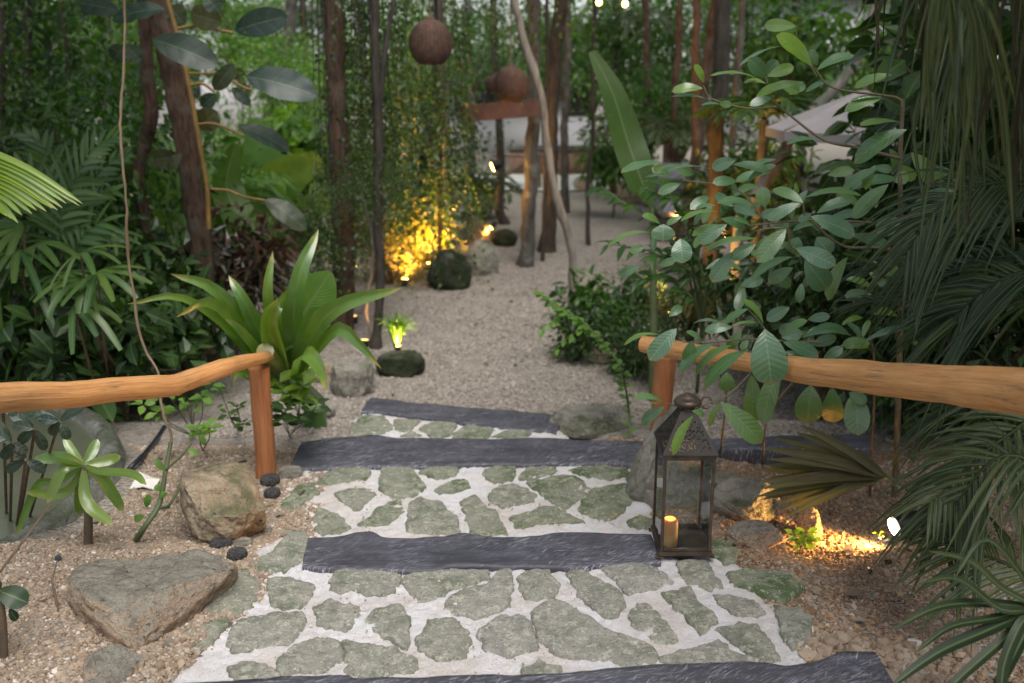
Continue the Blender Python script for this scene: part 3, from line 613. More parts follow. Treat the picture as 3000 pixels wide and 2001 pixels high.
rk('boulder', 'flat pale boulder edging the planted bed beside the path', 1395, 838, 105, 34, .6, seed=71, cuts=[(0, -.2, 1, .55)], mat='rock')
rk('boulder', 'small dark boulder half hidden by leaves left of the right post', 1475, 848, 60, 34, .7, seed=73, mat='rock_moss')
rk('boulder', 'mossy dark boulder behind the right half of the lantern', 1668, 1150, 70, 66, .8, seed=75, cuts=[(0, -.3, .9, .6)], mat='rock_grey')
rk('boulder', 'far rounded boulder at the end of the gravel path', 1452, 470, 100, 55, .8, seed=77, mat='rock')
rk('boulder', 'small far boulder right of the crooked pale trunk', 1340, 440, 46, 36, .8, seed=78, mat='rock_tan')
# sliced stone discs and pebbles along the left edge
def disc(label, bx, by, wpx, tall, mat='rock_dark', sq=1.0):
    b = on_ground(v(bx, by)); s = b[1] / ray(*v(bx, by))[1] / FPX * 1.2761
    return rock('edging_stone', label, b + np.array([0, 0, tall * .45]), (wpx * s / 2, wpx * s / 2 * sq, tall), seed=bx * .1, cuts=[(0, 0, 1, .55)], mat=mat, sub=3, rough=.05)
disc('grey cut stone disc touching the left post foot', 620, 1112, 46, .035); disc('smaller grey stone disc just below the left post', 626, 1140, 38, .03)
disc('flat grey stone between left post and wide board', 668, 1092, 56, .03, 'rock_grey'); disc('black stone disc below the angular boulder', 508, 1256, 52, .03)
disc('pale flat chip stone beside the black disc', 553, 1252, 54, .018, 'rock_grey'); disc('grey flat stone under the angular boulder corner', 600, 1222, 50, .014, 'rock_grey')
disc('dark flat stone touching the long boulder tip', 545, 1280, 46, .025); disc('thin brown pebble near the long boulder back', 215, 1305, 50, .016, 'rock_tan', .4)
disc('brown oval pebble beside the white scrap', 415, 1118, 26, .012, 'rock_tan', .5)

# ================================================================== round pond on the left
pn = MB(); th = np.linspace(0, 2 * PI, 121); rp = [(POND[2] - .03, -.75), (POND[2] - .03, -.10), (POND[2] - .015, -.055), (POND[2] + .02, -.04), (POND[2] + .065, -.05), (POND[2] + .085, -.10), (POND[2] + .09, -.4)]
V = np.array([[[POND[0] + r_ * math.cos(a), POND[1] + PYS * r_ * math.sin(a), z_ + .01 * float(vnoise(np.array([math.cos(a) * 3, math.sin(a) * 3, r_ * 8])))] for a in th] for r_, z_ in rp])
i, j = np.meshgrid(np.arange(len(rp) - 1), np.arange(120), indexing='ij'); a = i * 121 + j; pn.add(V, np.stack([a, a + 1, a + 122, a + 121], -1).reshape(-1, 4)[:, ::-1])
M['concrete'] = rockmat('stained_concrete', (.26, .26, .245), (.15, .16, .14), (.11, .13, .08), .6, (.1, .1, .09), 1.5)
pw = thing('pond_basin', 'round concrete pond basin with pale rim below the left handrail', 'pond', (POND[0], POND[1], -.1))
pn.obj('rim', M['concrete'], pw)
wb = MB(); V = [[POND[0], POND[1], -.085]] + [[POND[0] + (POND[2] - .025) * math.cos(a), POND[1] + PYS * (POND[2] - .025) * math.sin(a), -.085] for a in th[:-1]]
wb.add(V, None, [[0, k + 1, (k + 1) % 120 + 1] for k in range(120)])
t = NT('murky_water'); n1 = t.noise(t.pos(), 3, 4); M['water'] = t.done(t.pbsdf(t.mix(t.ramp(n1, .3, .7), (.075, .085, .055), (.105, .112, .078)), .12, t.bump(t.noise(t.pos(), 9, 2), .06, .01)))
tag(wb.obj('water', M['water']), 'still murky olive green water in the round pond', None, None, 'structure')
# black hose on the gravel, white scrap
P = [on_ground(v(*q)) + np.array([0, 0, .012]) for q in ((378, 985), (362, 1010), (335, 1045), (295, 1085), (250, 1130), (205, 1175), (160, 1210), (140, 1245), (134, 1290))]
hb = MB(); tube(hb, smooth_path(P, 60), .0105, 10); tag(hb.obj('garden_hose', M['hose'], origin=P[4]), 'black garden hose curving over gravel beside the pond rim', 'hose')
sb = MB(); q = np.array([on_ground(v(*k)) + np.array([0, 0, .012]) for k in ((298, 1128), (322, 1100), (352, 1106), (368, 1112), (356, 1130), (330, 1128))])
q[:, 2] += [.0, .02, .006, .012, .0, .01]; sb.add(np.vstack([q, q - [0, 0, .004], [q.mean(0) + [0, 0, .012]], [q.mean(0) + [0, 0, .008]]]), [[k, k + 6, (k + 1) % 6 + 6, (k + 1) % 6] for k in range(6)], [[12, (k + 1) % 6, k] for k in range(6)] + [[13, k + 6, (k + 1) % 6 + 6] for k in range(6)])
tag(sb.obj('crumpled_paper', plain('white_scrap', (.72, .70, .66), .8, .12, 12), smooth=False, origin=q[0]), 'crumpled white scrap lying on the gravel left of angular boulder', 'paper')

# ================================================================== handrails
def handrail(label, loc, rails, posts):
    o = thing('handrail', label, 'handrail', loc)
    for P, r, seed in rails:
        mb = MB(); P = smooth_path(P, 70); P = P + .006 * np.stack([fbm(P * 3 + seed, 2), 0 * P[:, 0], fbm(P * 3 + 9 + seed, 2)], -1)
        k = np.linspace(0, 1, len(r)); tube(mb, P, np.interp(np.linspace(0, 1, 70), k, r), 24, .07, 9, True, 0, seed); mb.obj('rail', M['rail'], o)
    for P, r, seed in posts:
        mb = MB(); P = smooth_path(P, 40); tube(mb, P, np.interp(np.linspace(0, 1, 40), np.linspace(0, 1, len(r)), r), 24, .06, 10, True, 0, seed); mb.obj('post', M['post'], o)
    return o
lp = on_ground(v(611, 1096)); lt = D(v(594, 842), lp[1])
lp2 = D(v(599, 824), lp[1] - .01)
handrail('left peeled pole handrail on one short red-brown post', lp,
         [([lp2 + [.03, .05, .002], D(v(520, 842), 3.38), D(v(450, 866), 3.22), D(v(400, 884), 3.08), D(v(330, 890), 2.93), D(v(150, 906), 2.62), D(v(0, 918), 2.38), D(v(-300, 950), 1.95)], [.020, .029, .033, .036, .037, .038, .039, .041], 3.)],
         [([lp - [0, 0, .15], lp, (lp + lt) / 2 + [.003, 0, 0], lt], [.043, .042, .041, .040], 1.), ([np.array([*D(v(-290, 950), 1.97)[:2], -.15]), np.array([*D(v(-290, 950), 1.97)[:2], .4]), D(v(-290, 950), 1.97) - [0, 0, .035]], [.045, .043, .042], 4.)])
rp_ = on_ground(v(1512, 1050)); rt = D(v(1527, 818), rp_[1])
handrail('right handrail of two overlapping peeled poles on an orange-brown post', rp_,
         [([D(v(1476, 788), 3.66), D(v(1520, 797), 3.6), D(v(1620, 815), 3.42), D(v(1720, 832), 3.25), D(v(1830, 846), 3.08)], [.033, .034, .034, .034, .035], 5.),
          ([D(v(1802, 846), 2.96), D(v(1850, 850), 2.85), D(v(1990, 862), 2.6), D(v(2150, 877), 2.3), D(v(2351, 900), 2.0), D(v(2650, 945), 1.6)], [.037, .044, .047, .049, .052, .053], 7.)],
         [([rp_ - [0, 0, .15], rp_, (rp_ + rt) / 2, rt], [.046, .046, .045, .044], 2.), ([np.array([*D(v(2620, 942), 1.63)[:2], -.15]), np.array([*D(v(2620, 942), 1.63)[:2], .4]), D(v(2620, 942), 1.63) - [0, 0, .045]], [.048, .046, .045], 6.)])

# ================================================================== lantern and candle
LX, LY, LW, LD, LB = .541, 2.905, .080, .092, Z0 + .016
lan = thing('lantern', 'bronze metal candle lantern with pierced roof and glass sides', 'lantern', (LX, LY, LB))
def box(mb, x0, x1, y0, y1, z0, z1, b=.0015):
    bm = bmesh.new(); bmesh.ops.create_cube(bm, size=1)
    for q in bm.verts: q.co = ((x0 + x1) / 2 + q.co.x * (x1 - x0), (y0 + y1) / 2 + q.co.y * (y1 - y0), (z0 + z1) / 2 + q.co.z * (z1 - z0))
    if b: bmesh.ops.bevel(bm, geom=bm.edges[:], offset=b, segments=2, affect='EDGES')
    bmesh.ops.triangulate(bm, faces=bm.faces[:])
    mb.add([q.co[:] for q in bm.verts], None, [[q.index for q in f.verts] for f in bm.faces]); bm.free()
HB = .338
mb = MB(); box(mb, LX - LW - .004, LX + LW + .004, LY - LD - .004, LY + LD + .004, LB + .004, LB + .018)
for sx in (-1, 1):
    for sy in (-1, 1): box(mb, LX + sx * LW - .01, LX + sx * LW + .01, LY + sy * LD - .01, LY + sy * LD + .01, LB, LB + .0035, 0)
mb.obj('base', M['iron'], lan, smooth=False)
for sx in (-1, 1):
    for sy in (-1, 1):
        mb = MB(); x, y = LX + sx * (LW - .006), LY + sy * (LD - .006); box(mb, x - .005, x + .005, y - .005, y + .005, LB + .0185, LB + HB - .0165); mb.obj('corner_post', M['iron'], lan, smooth=False)
mb = MB()
for s in (-1, 1):
    box(mb, LX - LW, LX + LW, LY + s * (LD - .006) - .006, LY + s * (LD - .006) + .006, LB + HB - .016, LB + HB)
    box(mb, LX + s * (LW - .006) - .006, LX + s * (LW - .006) + .006, LY - LD + .0125, LY + LD - .0125, LB + HB - .016, LB + HB)
    box(mb, LX - LW + .013, LX + LW - .013, LY + s * (LD - .006) - .005, LY + s * (LD - .006) + .005, LB + .0185, LB + .027)
    box(mb, LX + s * (LW - .006) - .005, LX + s * (LW - .006) + .005, LY - LD + .013, LY + LD - .013, LB + .0185, LB + .027)
mb.obj('frame', M['iron'], lan, smooth=False)
t = NT('clear_glass'); gl = t.n('BsdfGlossy', {'Color': (1, 1, 1), 'Roughness': .02}); tp = t.n('BsdfTransparent', {'Color': (.93, .95, .94)})
fr = t.n('Fresnel', {'IOR': 1.38}); ms = t.n('MixShader', {0: fr.outputs[0]}); t.set(ms.inputs[1], tp.outputs[0]); t.set(ms.inputs[2], gl.outputs[0]); M['glass'] = t.done(ms.outputs[0])
for s in (-1, 1):
    mb = MB(); box(mb, LX - LW + .013, LX + LW - .013, LY + s * (LD - .006) - .001, LY + s * (LD - .006) + .001, LB + .0275, LB + HB - .0165, 0); mb.obj('glass_pane', M['glass'], lan, smooth=False)
    mb = MB(); box(mb, LX + s * (LW - .006) - .001, LX + s * (LW - .006) + .001, LY - LD + .013, LY + LD - .013, LB + .0275, LB + HB - .0165, 0); mb.obj('glass_pane', M['glass'], lan, smooth=False)
# pierced roof: a sloping sheet with real slots
t = NT('pierced_metal'); vec, x = t.attr()
vo = t.n('TexVoronoi', {'Vector': t.mapv(vec, (1, 1, 0)), 'Scale': 1.0, 'Randomness': .9}, voronoi_dimensions='2D')
loc = t.n('SeparateXYZ', {0: t.n('VectorMath', {0: t.mapv(vec, (1, 1, 0)), 1: vo.outputs['Position']}, operation='SUBTRACT').outputs[0]}).outputs
an = t.math('MULTIPLY', t.n('SeparateColor', {0: vo.outputs['Color']}).outputs[0], PI)
ca, sa = t.math('COSINE', an), t.math('SINE', an)
ux = t.math('ABSOLUTE', t.math('ADD', t.math('MULTIPLY', loc[0], ca), t.math('MULTIPLY', loc[1], sa))); uy = t.math('ABSOLUTE', t.math('SUBTRACT', t.math('MULTIPLY', loc[1], ca), t.math('MULTIPLY', loc[0], sa)))
hole = t.math('MULTIPLY', t.math('LESS_THAN', ux, .36), t.math('LESS_THAN', uy, .15)); hole = t.math('MULTIPLY', hole, t.math('GREATER_THAN', x[2], .5))
b = t.pbsdf((.04, .034, .029), .6, None, Metallic=.5); tr = t.n('BsdfTransparent'); ms = t.n('MixShader', {0: hole}); t.set(ms.inputs[1], b); t.set(ms.inputs[2], tr.outputs[0]); M['pierced'] = t.done(ms.outputs[0])
mb = MB(); z0, z1 = LB + HB, LB + HB + .118; w0, d0, w1 = LW + .006, LD + .006, .022
lev = [0, .06, .12, .3, .5, .7, .86, 1.0]
for si in range(4):
    A = []
    for l in lev:
        wx = w0 + (w1 - w0) * l; wy = d0 + (w1 - d0) * l; z = z0 + .004 + (z1 - z0) * l
        c4_ = [(-wx, -wy), (wx, -wy), (wx, wy), (-wx, wy)]; p0, p1 = np.array(c4_[si]), np.array(c4_[(si + 1) % 4])
        A.append([[LX + q[0], LY + q[1], z] for q in (p0 + (p1 - p0) * s for s in np.linspace(0, 1, 7))])
    A = np.array(A); nl = len(lev); L = np.zeros((nl, 7, 3))
    for a_, l in enumerate(lev):
        for b_ in range(7):
            wd = np.linalg.norm(A[a_, 6] - A[a_, 0]); L[a_, b_] = ((b_ / 6 - .5) * wd / .0095 + si * 40, l * .14 / .0095, 1 if (.06 < l < .86 and 0 < b_ < 6) else 0)
    i, j = np.meshgrid(np.arange(nl - 1), np.arange(6), indexing='ij'); a = i * 7 + j; mb.add(A, np.stack([a, a + 1, a + 8, a + 7], -1).reshape(-1, 4), None, L)
mb.obj('roof', M['pierced'], lan, smooth=False)
mb = MB(); box(mb, LX - w0, LX + w0, LY - d0, LY - d0 + .006, z0 + .0005, z0 + .006); box(mb, LX - w0, LX + w0, LY + d0 - .006, LY + d0, z0 + .0005, z0 + .006)
box(mb, LX - w0, LX - w0 + .006, LY - d0 + .0065, LY + d0 - .0065, z0 + .0005, z0 + .006); box(mb, LX + w0 - .006, LX + w0, LY - d0 + .0065, LY + d0 - .0065, z0 + .0005, z0 + .006); mb.obj('eave', M['iron'], lan, smooth=False)
def lathe(mb, c, pr_, n=32):
    th = np.linspace(0, 2 * PI, n + 1); V = np.array([[[c[0] + r_ * math.cos(a), c[1] + r_ * math.sin(a), c[2] + z_] for a in th] for r_, z_ in pr_])
    d = np.r_[0, np.cumsum(np.linalg.norm(np.diff(np.array(pr_), axis=0), axis=1))]
    L = np.stack([np.broadcast_to(th / (2 * PI), V.shape[:2]), np.broadcast_to(d[:, None], V.shape[:2]), np.zeros(V.shape[:2])], -1)
    i, j = np.meshgrid(np.arange(len(pr_) - 1), np.arange(n), indexing='ij'); a = i * (n + 1) + j; mb.add(V, np.stack([a, a + 1, a + n + 2, a + n + 1], -1).reshape(-1, 4), None, L)
mb = MB(); lathe(mb, (LX, LY, z1), [(.024, .0), (.022, .008), (.026, .012), (.040, .018), (.043, .024), (.042, .029), (.034, .037), (.032, .036), (.026, .043), (.016, .047), (.008, .052), (0, .053)]); mb.obj('cap', M['iron'], lan)
mb = MB(); th = np.linspace(-.3, 2 * PI - .9, 30); tube(mb, np.stack([LX + .058 + .017 * np.cos(th), LY + .004 * np.sin(th), z1 + .022 + .017 * np.sin(th)], -1), .0032, 8); mb.obj('ring', M['iron'], lan)
t = NT('candle_wax'); b = t.n('BsdfPrincipled', {'Base Color': (.78, .42, .16), 'Roughness': .5, 'Subsurface Weight': .5, 'Subsurface Radius': (.02, .01, .004), 'Subsurface Scale': 1.0}); M['wax'] = t.done(b.outputs[0])  # orange lamplight is put into the ivory wax colour
can = thing('candle', 'short ivory pillar candle standing inside the lantern', 'candle', (LX - .045, LY - .045, LB + .0185))
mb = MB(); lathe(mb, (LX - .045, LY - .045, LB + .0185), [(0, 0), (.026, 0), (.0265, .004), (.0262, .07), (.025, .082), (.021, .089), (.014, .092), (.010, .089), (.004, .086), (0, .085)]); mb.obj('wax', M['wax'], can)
mb = MB(); tube(mb, [(LX - .045, LY - .045, LB + .1035), (LX - .044, LY - .045, LB + .1125)], .0012, 6); mb.obj('wick', M['black'], can)

pl = bpy.data.lights.new('candle_glow', 'POINT'); pl.energy = .10; pl.color = (1, .5, .18); pl.shadow_soft_size = .006; po = bpy.data.objects.new('candle_glow', pl); COL.objects.link(po); po.parent = can; po.location = (0, 0, .105)
# ================================================================== garden spotlights
WARM = (1.0, .50, .13)
M['lens'] = emit('lit_lens', (1.0, .88, .66), 16)
M['glow_dim'] = emit('dim_lens', (1.0, .6, .2), 2.5)
M['glow'] = emit('amber_lamp', (1.0, .60, .12), 22)
def spotlight(label, loc, aim, r, L, watt, angle, mat='lens', spike=.1, blend=.6, col=WARM):
    loc = np.asarray(loc, float); d = nrm(np.asarray(aim, float) - loc)
    o = thing('garden_spotlight', label, 'spotlight', loc); mb = MB()
    tube(mb, [loc - d * L, loc - d * L * .6, loc - d * .012, loc], [r * .7, r * .92, r, r * 1.06], 20); mb.obj('body', M['black'], o)
    mb = MB(); T_, A_, B_ = frames(np.array([loc, loc + d])); c = loc + d * (r * .22); th = np.linspace(0, 2 * PI, 25)[:-1]
    mb.add(np.vstack([[c], [c + r * .9 * (math.cos(a) * A_[0] + math.sin(a) * B_[0]) for a in th]]), None, [[0, k + 1, (k + 1) % 24 + 1] for k in range(24)]); mb.obj('lens', M[mat], o)
    if spike:
        mb = MB(); q = loc - d * L * .5; tube(mb, [q, q - [0, 0, spike * .4], q - [0, 0, spike + .05]], [r * .25, r * .25, r * .06], 8); mb.obj('spike', M['black'], o)
    if watt:
        ld = bpy.data.lights.new('spot_beam', 'SPOT'); ld.energy = watt; ld.color = col; ld.spot_size = R(angle); ld.spot_blend = blend; ld.shadow_soft_size = r * .8
        lo = bpy.data.objects.new('spot_beam', ld); COL.objects.link(lo); lo.location = Vector([float(q) for q in loc + d * (r * .5)]); lo.rotation_euler = Vector([float(q) for q in d]).to_track_quat('-Z', 'Y').to_euler()
        lo.parent = o; lo.location = Vector([float(q) for q in d * (r * .5)])
    return o
s0 = on_ground(v(2062, 1252)) + np.array([-.02, 0, .075])
a0 = on_ground(v(1850, 1215)) + np.array([0, .02, .01])
spotlight('bright black spotlight on the gravel at the right, shining on rocks', s0, s0 + np.array([-.5, -.09, -.12]), .036, .14, 40, 115, spike=.06, blend=.9)

# loose grit on the treads, and litter on the path
def on_tread(x, y):
    xl, xr = path_edges(y); return (x > xl) & (x < xr)
zt_ = gz
def gz_top(x, y): return np.where(y < 2.77, .006, np.where(y < 3.02, .016, np.where(y < 3.86, Z1 + .006, np.where(y < 4.2, Z1 + .016, Z2 + .006))))
gz = gz_top
pebbles('grit', 900, (-.95, .85, 2.1, 4.6), .0024, M['pebble'], pr, lambda x, y: on_tread(x, y) & (y > 2.2) & ~((y > 2.72) & (y < 3.06)) & ~((y > 3.8) & (y < 4.25)) & (fbm(np.stack([x * 4, y * 4, 0 * x], -1), 2) > -.05), 'loose grit scattered over the mortar treads and boards', .5)
gz = zt_
# ================================================================== the broad-leaved shrub over the right handrail
def c10(x, y): return (x / 3.357, 350 + y / 3.357)
CAM = np.array([0, 0, CZ])
def hero_leaf(mb, ms, f, b, tp_, wpx, tint, depth, sc=2.24, k=.38, face=None, bend=.09, dz=0.0, a=.85, bb=.55, seg=12, wave=.03, tilt=.35):
    B = D(f(*b), depth); T = D(f(*tp_), depth + dz); L = np.linalg.norm(T - B); mid = (B + T) / 2
    app = wpx / sc / FPX * np.linalg.norm(mid - CAM) * 1.0; w = max(app, k * L)
    ax = (T - B) / L; vw = nrm(CAM - mid + np.array([0, 0, tilt])); n0 = nrm(vw - ax * (vw @ ax)); s0_ = np.cross(n0, ax)
    roll = math.acos(min(1, app / w)); c = [n0 * math.cos(roll) + s0_ * math.sin(roll) * s for s in (-1, 1)]
    n = c[0] if c[0][2] > c[1][2] else c[1]
    if face == 'under': n = -n
    t = np.linspace(0, 1, seg)[:, None]
    P = B + (T - B) * t + n * (L * bend) * np.sin(PI * t) - np.array([0, 0, 1]) * L * bend * .4 * (t ** 2 - t)
    blade(mb, P, w / 2 * prof(seg, a, bb, .03), n, .10, tint, 6, wave)
H3 = [  # base, tip, width, tint (painted: bluish sky sheen to yellow backlight), depth
 (745,172,548,167,75,.9,3.25),(760,270,632,225,70,.75,3.3),(848,430,625,245,95,1,3.2),(880,430,840,330,55,.15,3.25),(880,460,1110,370,60,.2,3.3),(545,505,440,390,95,.1,3.3),(545,490,620,400,80,.15,3.35),
 (555,500,720,440,70,.85,3.25),(495,515,195,500,28,.8,3.2),(545,548,405,543,30,1,3.2),(800,540,500,630,60,.8,3.2),(590,640,450,690,55,.1,3.3),(140,545,80,430,45,1,3.35),(130,580,-60,600,60,.9,3.35),(150,645,-60,635,25,.2,3.35),
 (240,685,130,690,20,.2,3.3),(240,680,318,690,45,.9,3.3),(655,300,390,425,25,.3,3.35),(1300,650,1075,725,70,.7,3.2),(1300,640,1110,665,25,.2,3.2),(1370,490,1140,570,60,.75,3.2),(1430,800,1180,825,45,.6,3.15),(1470,850,1145,1060,110,.2,3.1),
 (870,915,690,945,35,.2,3.25),(1000,530,820,600,35,.15,3.3),(345,1050,200,1100,80,.1,3.4),(180,1110,-40,1105,20,.3,3.4),(355,1190,205,1200,65,.1,3.3),(540,1360,520,1235,90,.25,3.15),(790,1330,605,1245,70,.3,3.1),(805,1295,1155,1285,50,.35,3.1),
 (1350,1210,1130,1420,95,.4,3.25),(770,1335,570,1440,75,.1,3.1),(475,1355,240,1335,50,.2,3.15),(215,1350,90,1370,30,.2,3.2),(230,1390,0,1450,35,.9,3.15),(840,1420,1115,1540,110,.0,3.05),(845,1400,765,1450,50,.1,3.15),(445,1480,340,1440,35,.2,3.15),
 (860,1475,730,1510,40,.1,3.1),(1290,1100,1060,1250,60,.2,3.4),(1440,1440,1280,1520,110,.15,3.3),(1790,1210,1520,1420,130,0,3.0),(1600,1110,1790,1180,60,.2,3.1),(1500,1000,1690,1220,110,.8,3.2),(880,1400,1100,1320,70,.1,3.35),(1380,1180,1480,1160,80,.6,3.3),
 (650,1380,520,1420,60,.1,3.3),(700,1450,620,1520,70,.15,3.35),(950,1440,1180,1400,60,.05,3.45),(900,1500,1090,1470,60,.1,3.45),(1100,1250,1400,1180,70,.1,3.45),(640,560,760,600,60,.7,3.35),(700,620,800,560,50,.2,3.4),(330,1080,560,1130,60,.2,3.45),(420,1200,600,1090,50,.2,3.45)]
H6 = [
 (290,15,115,135,85,.1,3.1),(680,45,500,255,110,.45,3.05),(485,110,165,185,50,.8,3.1),(330,200,200,385,100,.1,3.15),(480,140,325,240,80,.05,3.2),(745,175,990,280,110,0,3.0),(800,250,940,430,150,.05,3.1),(720,230,465,370,60,.2,3.15),(1110,90,1350,170,85,.05,3.2),
 (1080,230,960,500,85,.55,3.2),(725,300,570,390,80,.05,3.25),(540,705,580,1050,225,.12,2.9),(530,670,395,518,45,.7,2.95),(515,665,325,690,25,.9,2.95),(430,570,285,660,50,.2,3.1),(330,690,155,715,65,.15,3.1),(235,655,80,665,25,.2,3.1),(130,790,30,725,35,.2,3.1),
 (650,745,810,655,55,.3,3.05),(650,760,775,730,80,.1,3.15),(780,760,1090,745,55,.15,3.15),(840,810,1000,760,70,.1,3.2),(660,790,880,880,90,.1,3.0),(920,910,1045,830,65,.1,3.05),(670,850,800,900,50,.1,3.05),(430,775,385,835,45,.3,2.95),(60,780,40,915,95,.2,3.0),
 (200,800,-10,985,70,.2,3.0),(320,810,95,1000,60,.5,3.0),(420,840,150,1080,90,.2,2.95),(290,985,290,1105,100,.45,3.2),(450,1000,450,1320,115,.85,3.3),(650,960,530,1310,120,.35,3.1),(840,1070,820,1305,165,.35,3.3),(980,1085,985,1305,130,.3,3.3),(1130,1110,1150,1385,150,.35,3.3),
 (1090,1120,1200,1180,70,.1,3.25),(250,1185,505,1435,140,.6,3.0),(247,1190,180,1335,45,.9,3.0),(67,1272,-56,1516,65,.95,2.72),(60,1240,135,1270,45,.5,2.75),(580,180,680,140,50,.3,3.2),(880,100,960,210,120,.05,3.25),(760,100,720,200,110,.1,3.3),(150,310,330,260,60,.1,3.3),
 (1180,760,1225,650,40,.8,3.2),(1200,780,1055,810,70,.6,3.2),(1190,785,1560,690,55,.05,3.1),(590,330,700,420,70,.1,3.35),(380,420,520,380,70,.1,3.35),(700,560,560,640,80,.1,3.4),(820,640,960,620,60,.1,3.4),(760,690,640,720,80,.1,3.4)]
H5 = [(2110,1180,1930,1160,45,.25,2.8),(2120,1215,1980,1325,75,.2,2.8),(2090,1190,2040,1195,22,.4,2.8),(2200,700,2030,895,120,.15,3.05),(2090,740,1870,805,35,.85,3.1),(2115,15,2110,118,150,.15,3.15),(2040,70,1760,165,38,.85,3.2),(2225,110,2240,262,130,.1,3.1),(1985,165,1900,195,55,.3,3.3),
 (2080,290,2190,250,50,.2,3.3),(1960,290,1830,350,60,.2,3.4),(2150,620,2230,560,60,.2,3.3)]
H2 = [(2100,1065,1850,1130,55,.2,3.3),(2260,1100,2110,1102,22,.2,3.3),(2130,1090,2055,1112,45,.9,3.35),(2190,1170,2005,1165,22,.2,3.3),(2090,1470,1980,1420,45,.7,3.2),(2235,1420,2140,1470,40,.6,3.2)]
sg = on_ground(v(1752, 1064)); sh = thing('broadleaf_shrub', 'broad-leaved green shrub spilling over the right handrail', 'shrub', sg)
mb = MB()
for f, HH in ((c3, H3), (c6, H6), (c5, H5), (c2, H2)):
    for (bx, by, tx, ty, w_, ti, dp) in HH: hero_leaf(mb, None, f, (bx, by), (tx + (tx - bx) * .06, ty + (ty - by) * .06), w_ * 1.03, ti + rng.normal() * .06, dp, dz=rng.normal() * .03, bend=.05 + .07 * rng.random(), wave=.02 + .04 * rng.random())
for k in range(75):      # the leaves further back in the same shrub
    x, y = rng.uniform(1500, 2080), rng.uniform(180, 800)
    if y < 330 or (x < 1660 and y > 560): continue
    a_ = rng.normal() * .9 + (.5 if x < 1800 else 2.4); L_ = rng.uniform(45, 78)
    hero_leaf(mb, None, v, (x, y), (x - L_ * math.cos(a_), y + L_ * .75 * math.sin(a_) + 8), rng.uniform(12, 26), rng.uniform(0, .7) if rng.random() < .85 else .9, rng.uniform(3.4, 4.1), sc=1 / 1.276, dz=rng.normal() * .05, seg=9)
mb.obj('foliage', M['leaf_hero'], sh)
M['twig'] = plain('shrub_twig', (.13, .105, .06), .6, .3, 25)
mb = MB()
def stem(pts, r0, r1, n=40, sides=7): tube(mb, smooth_path(pts, n), np.linspace(r0, r1, n), sides, .08, 20, tint=.5)
S3 = lambda pts, d: [D(c3(*p), d) for p in pts]
S6 = lambda pts, d: [D(c6(*p), d) for p in pts]
bs = gp(*D(v(2070, 1000), 3.7)[:2])
stem([bs, D(v(2066, 780), 3.6), *S3([(1430, 1380), (1425, 1100), (1435, 850), (1445, 650)], 3.3)], .013, .007)
stem(S3([(1440, 700), (1395, 640), (1000, 580), (880, 470), (850, 430)], 3.28), .005, .0025)
stem(S3([(1425, 1040), (1150, 970), (930, 920), (720, 770), (580, 640), (560, 560), (545, 500)], 3.28), .006, .0025)
stem(S3([(615, 700), (450, 712), (320, 690), (180, 640), (135, 560)], 3.32), .0035, .002)
stem(S3([(880, 500), (760, 300), (745, 175)], 3.28), .003, .002)
stem(S3([(1240, 1460), (840, 1445), (440, 1480)], 3.18), .0045, .0025); stem(S3([(800, 1450), (790, 1320)], 3.15), .004, .003)
stem(S3([(560, 1480), (360, 1250), (0, 1180)], 3.3), .003, .0018)
stem([D(v(2090, 700), 3.5), *S6([(1370, 205), (1060, 160), (870, 20), (800, -40)], 3.2)], .006, .004); stem(S6([(690, 30), (710, 150), (760, 190)], 3.1), .004, .003)
stem(S6([(900, 790), (650, 780), (420, 770), (200, 790), (0, 790)], 3.05), .004, .002); stem(S6([(540, 710), (530, 690)], 2.92), .003, .002, 6)
stem([bs + [-.1, 0, 0], *S6([(1250, 830), (1050, 890), (900, 960)], 3.35)], .006, .003)
stem([sg, *S6([(530, 1500), (550, 1310), (640, 1150), (700, 1080), (900, 850)], 3.4)], .007, .0035); stem([on_ground(v(1652, 1046)), *S6([(260, 1420), (285, 1100), (240, 1000)], 3.4)], .007, .004)
stem(S6([(470, 960), (430, 1010), (290, 1140), (140, 1200), (60, 1230), (-100, 1190)], 2.9), .0032, .002)
for x0, y0, x1_, y1_ in ((660, 40, 480, 60), (540, 705, 430, 575), (1090, 1090, 840, 1060)): stem(S6([(x0, y0), ((x0 + x1_) / 2, (y0 + y1_) / 2 - 8), (x1_, y1_)], 3.08), .003, .002, 10)
mb.obj('stems', M['twig'], sh)

# second, small-leaved shrub beside it
def leaf_run(ml, P, size, n, r, tp=OVAL, tint=(.2, .8), droop=.3, skip=.0):
    Q = smooth_path(P, n); Q = Q[int(skip * n):]; k = len(Q); T = nrm(np.gradient(Q, axis=0)); S = nrm(np.cross(T, [0, 0, 1.0])); sgn = np.where(np.arange(k) % 2 == 0, 1, -1)[:, None]
    Y = S * sgn + T * .7 + r.normal(size=Q.shape) * .25; Y[:, 2] -= droop; Z = np.array([0, -.5, 1.0]) + r.normal(size=Q.shape) * .3
    inst(ml, tp, Q, Y, Z, size * r.uniform(.75, 1.2, k), r.uniform(*tint, k))
ab = on_ground(v(1447, 1012)); ar = thing('arching_plant', 'young thin-stemmed plant arching left over the gravel path', 'plant', ab)
P = [ab] + [D(c5(*q), d) for q, d in (((1888, 1250), 4.55), ((1845, 1000), 4.5), ((1760, 840), 4.5), ((1610, 680), 4.5), ((1450, 570), 4.5), ((1290, 470), 4.5))]
mb = MB(); tube(mb, smooth_path(P, 50), np.linspace(.006, .002, 50), 6); mb.obj('stem', M['stem'], ar)
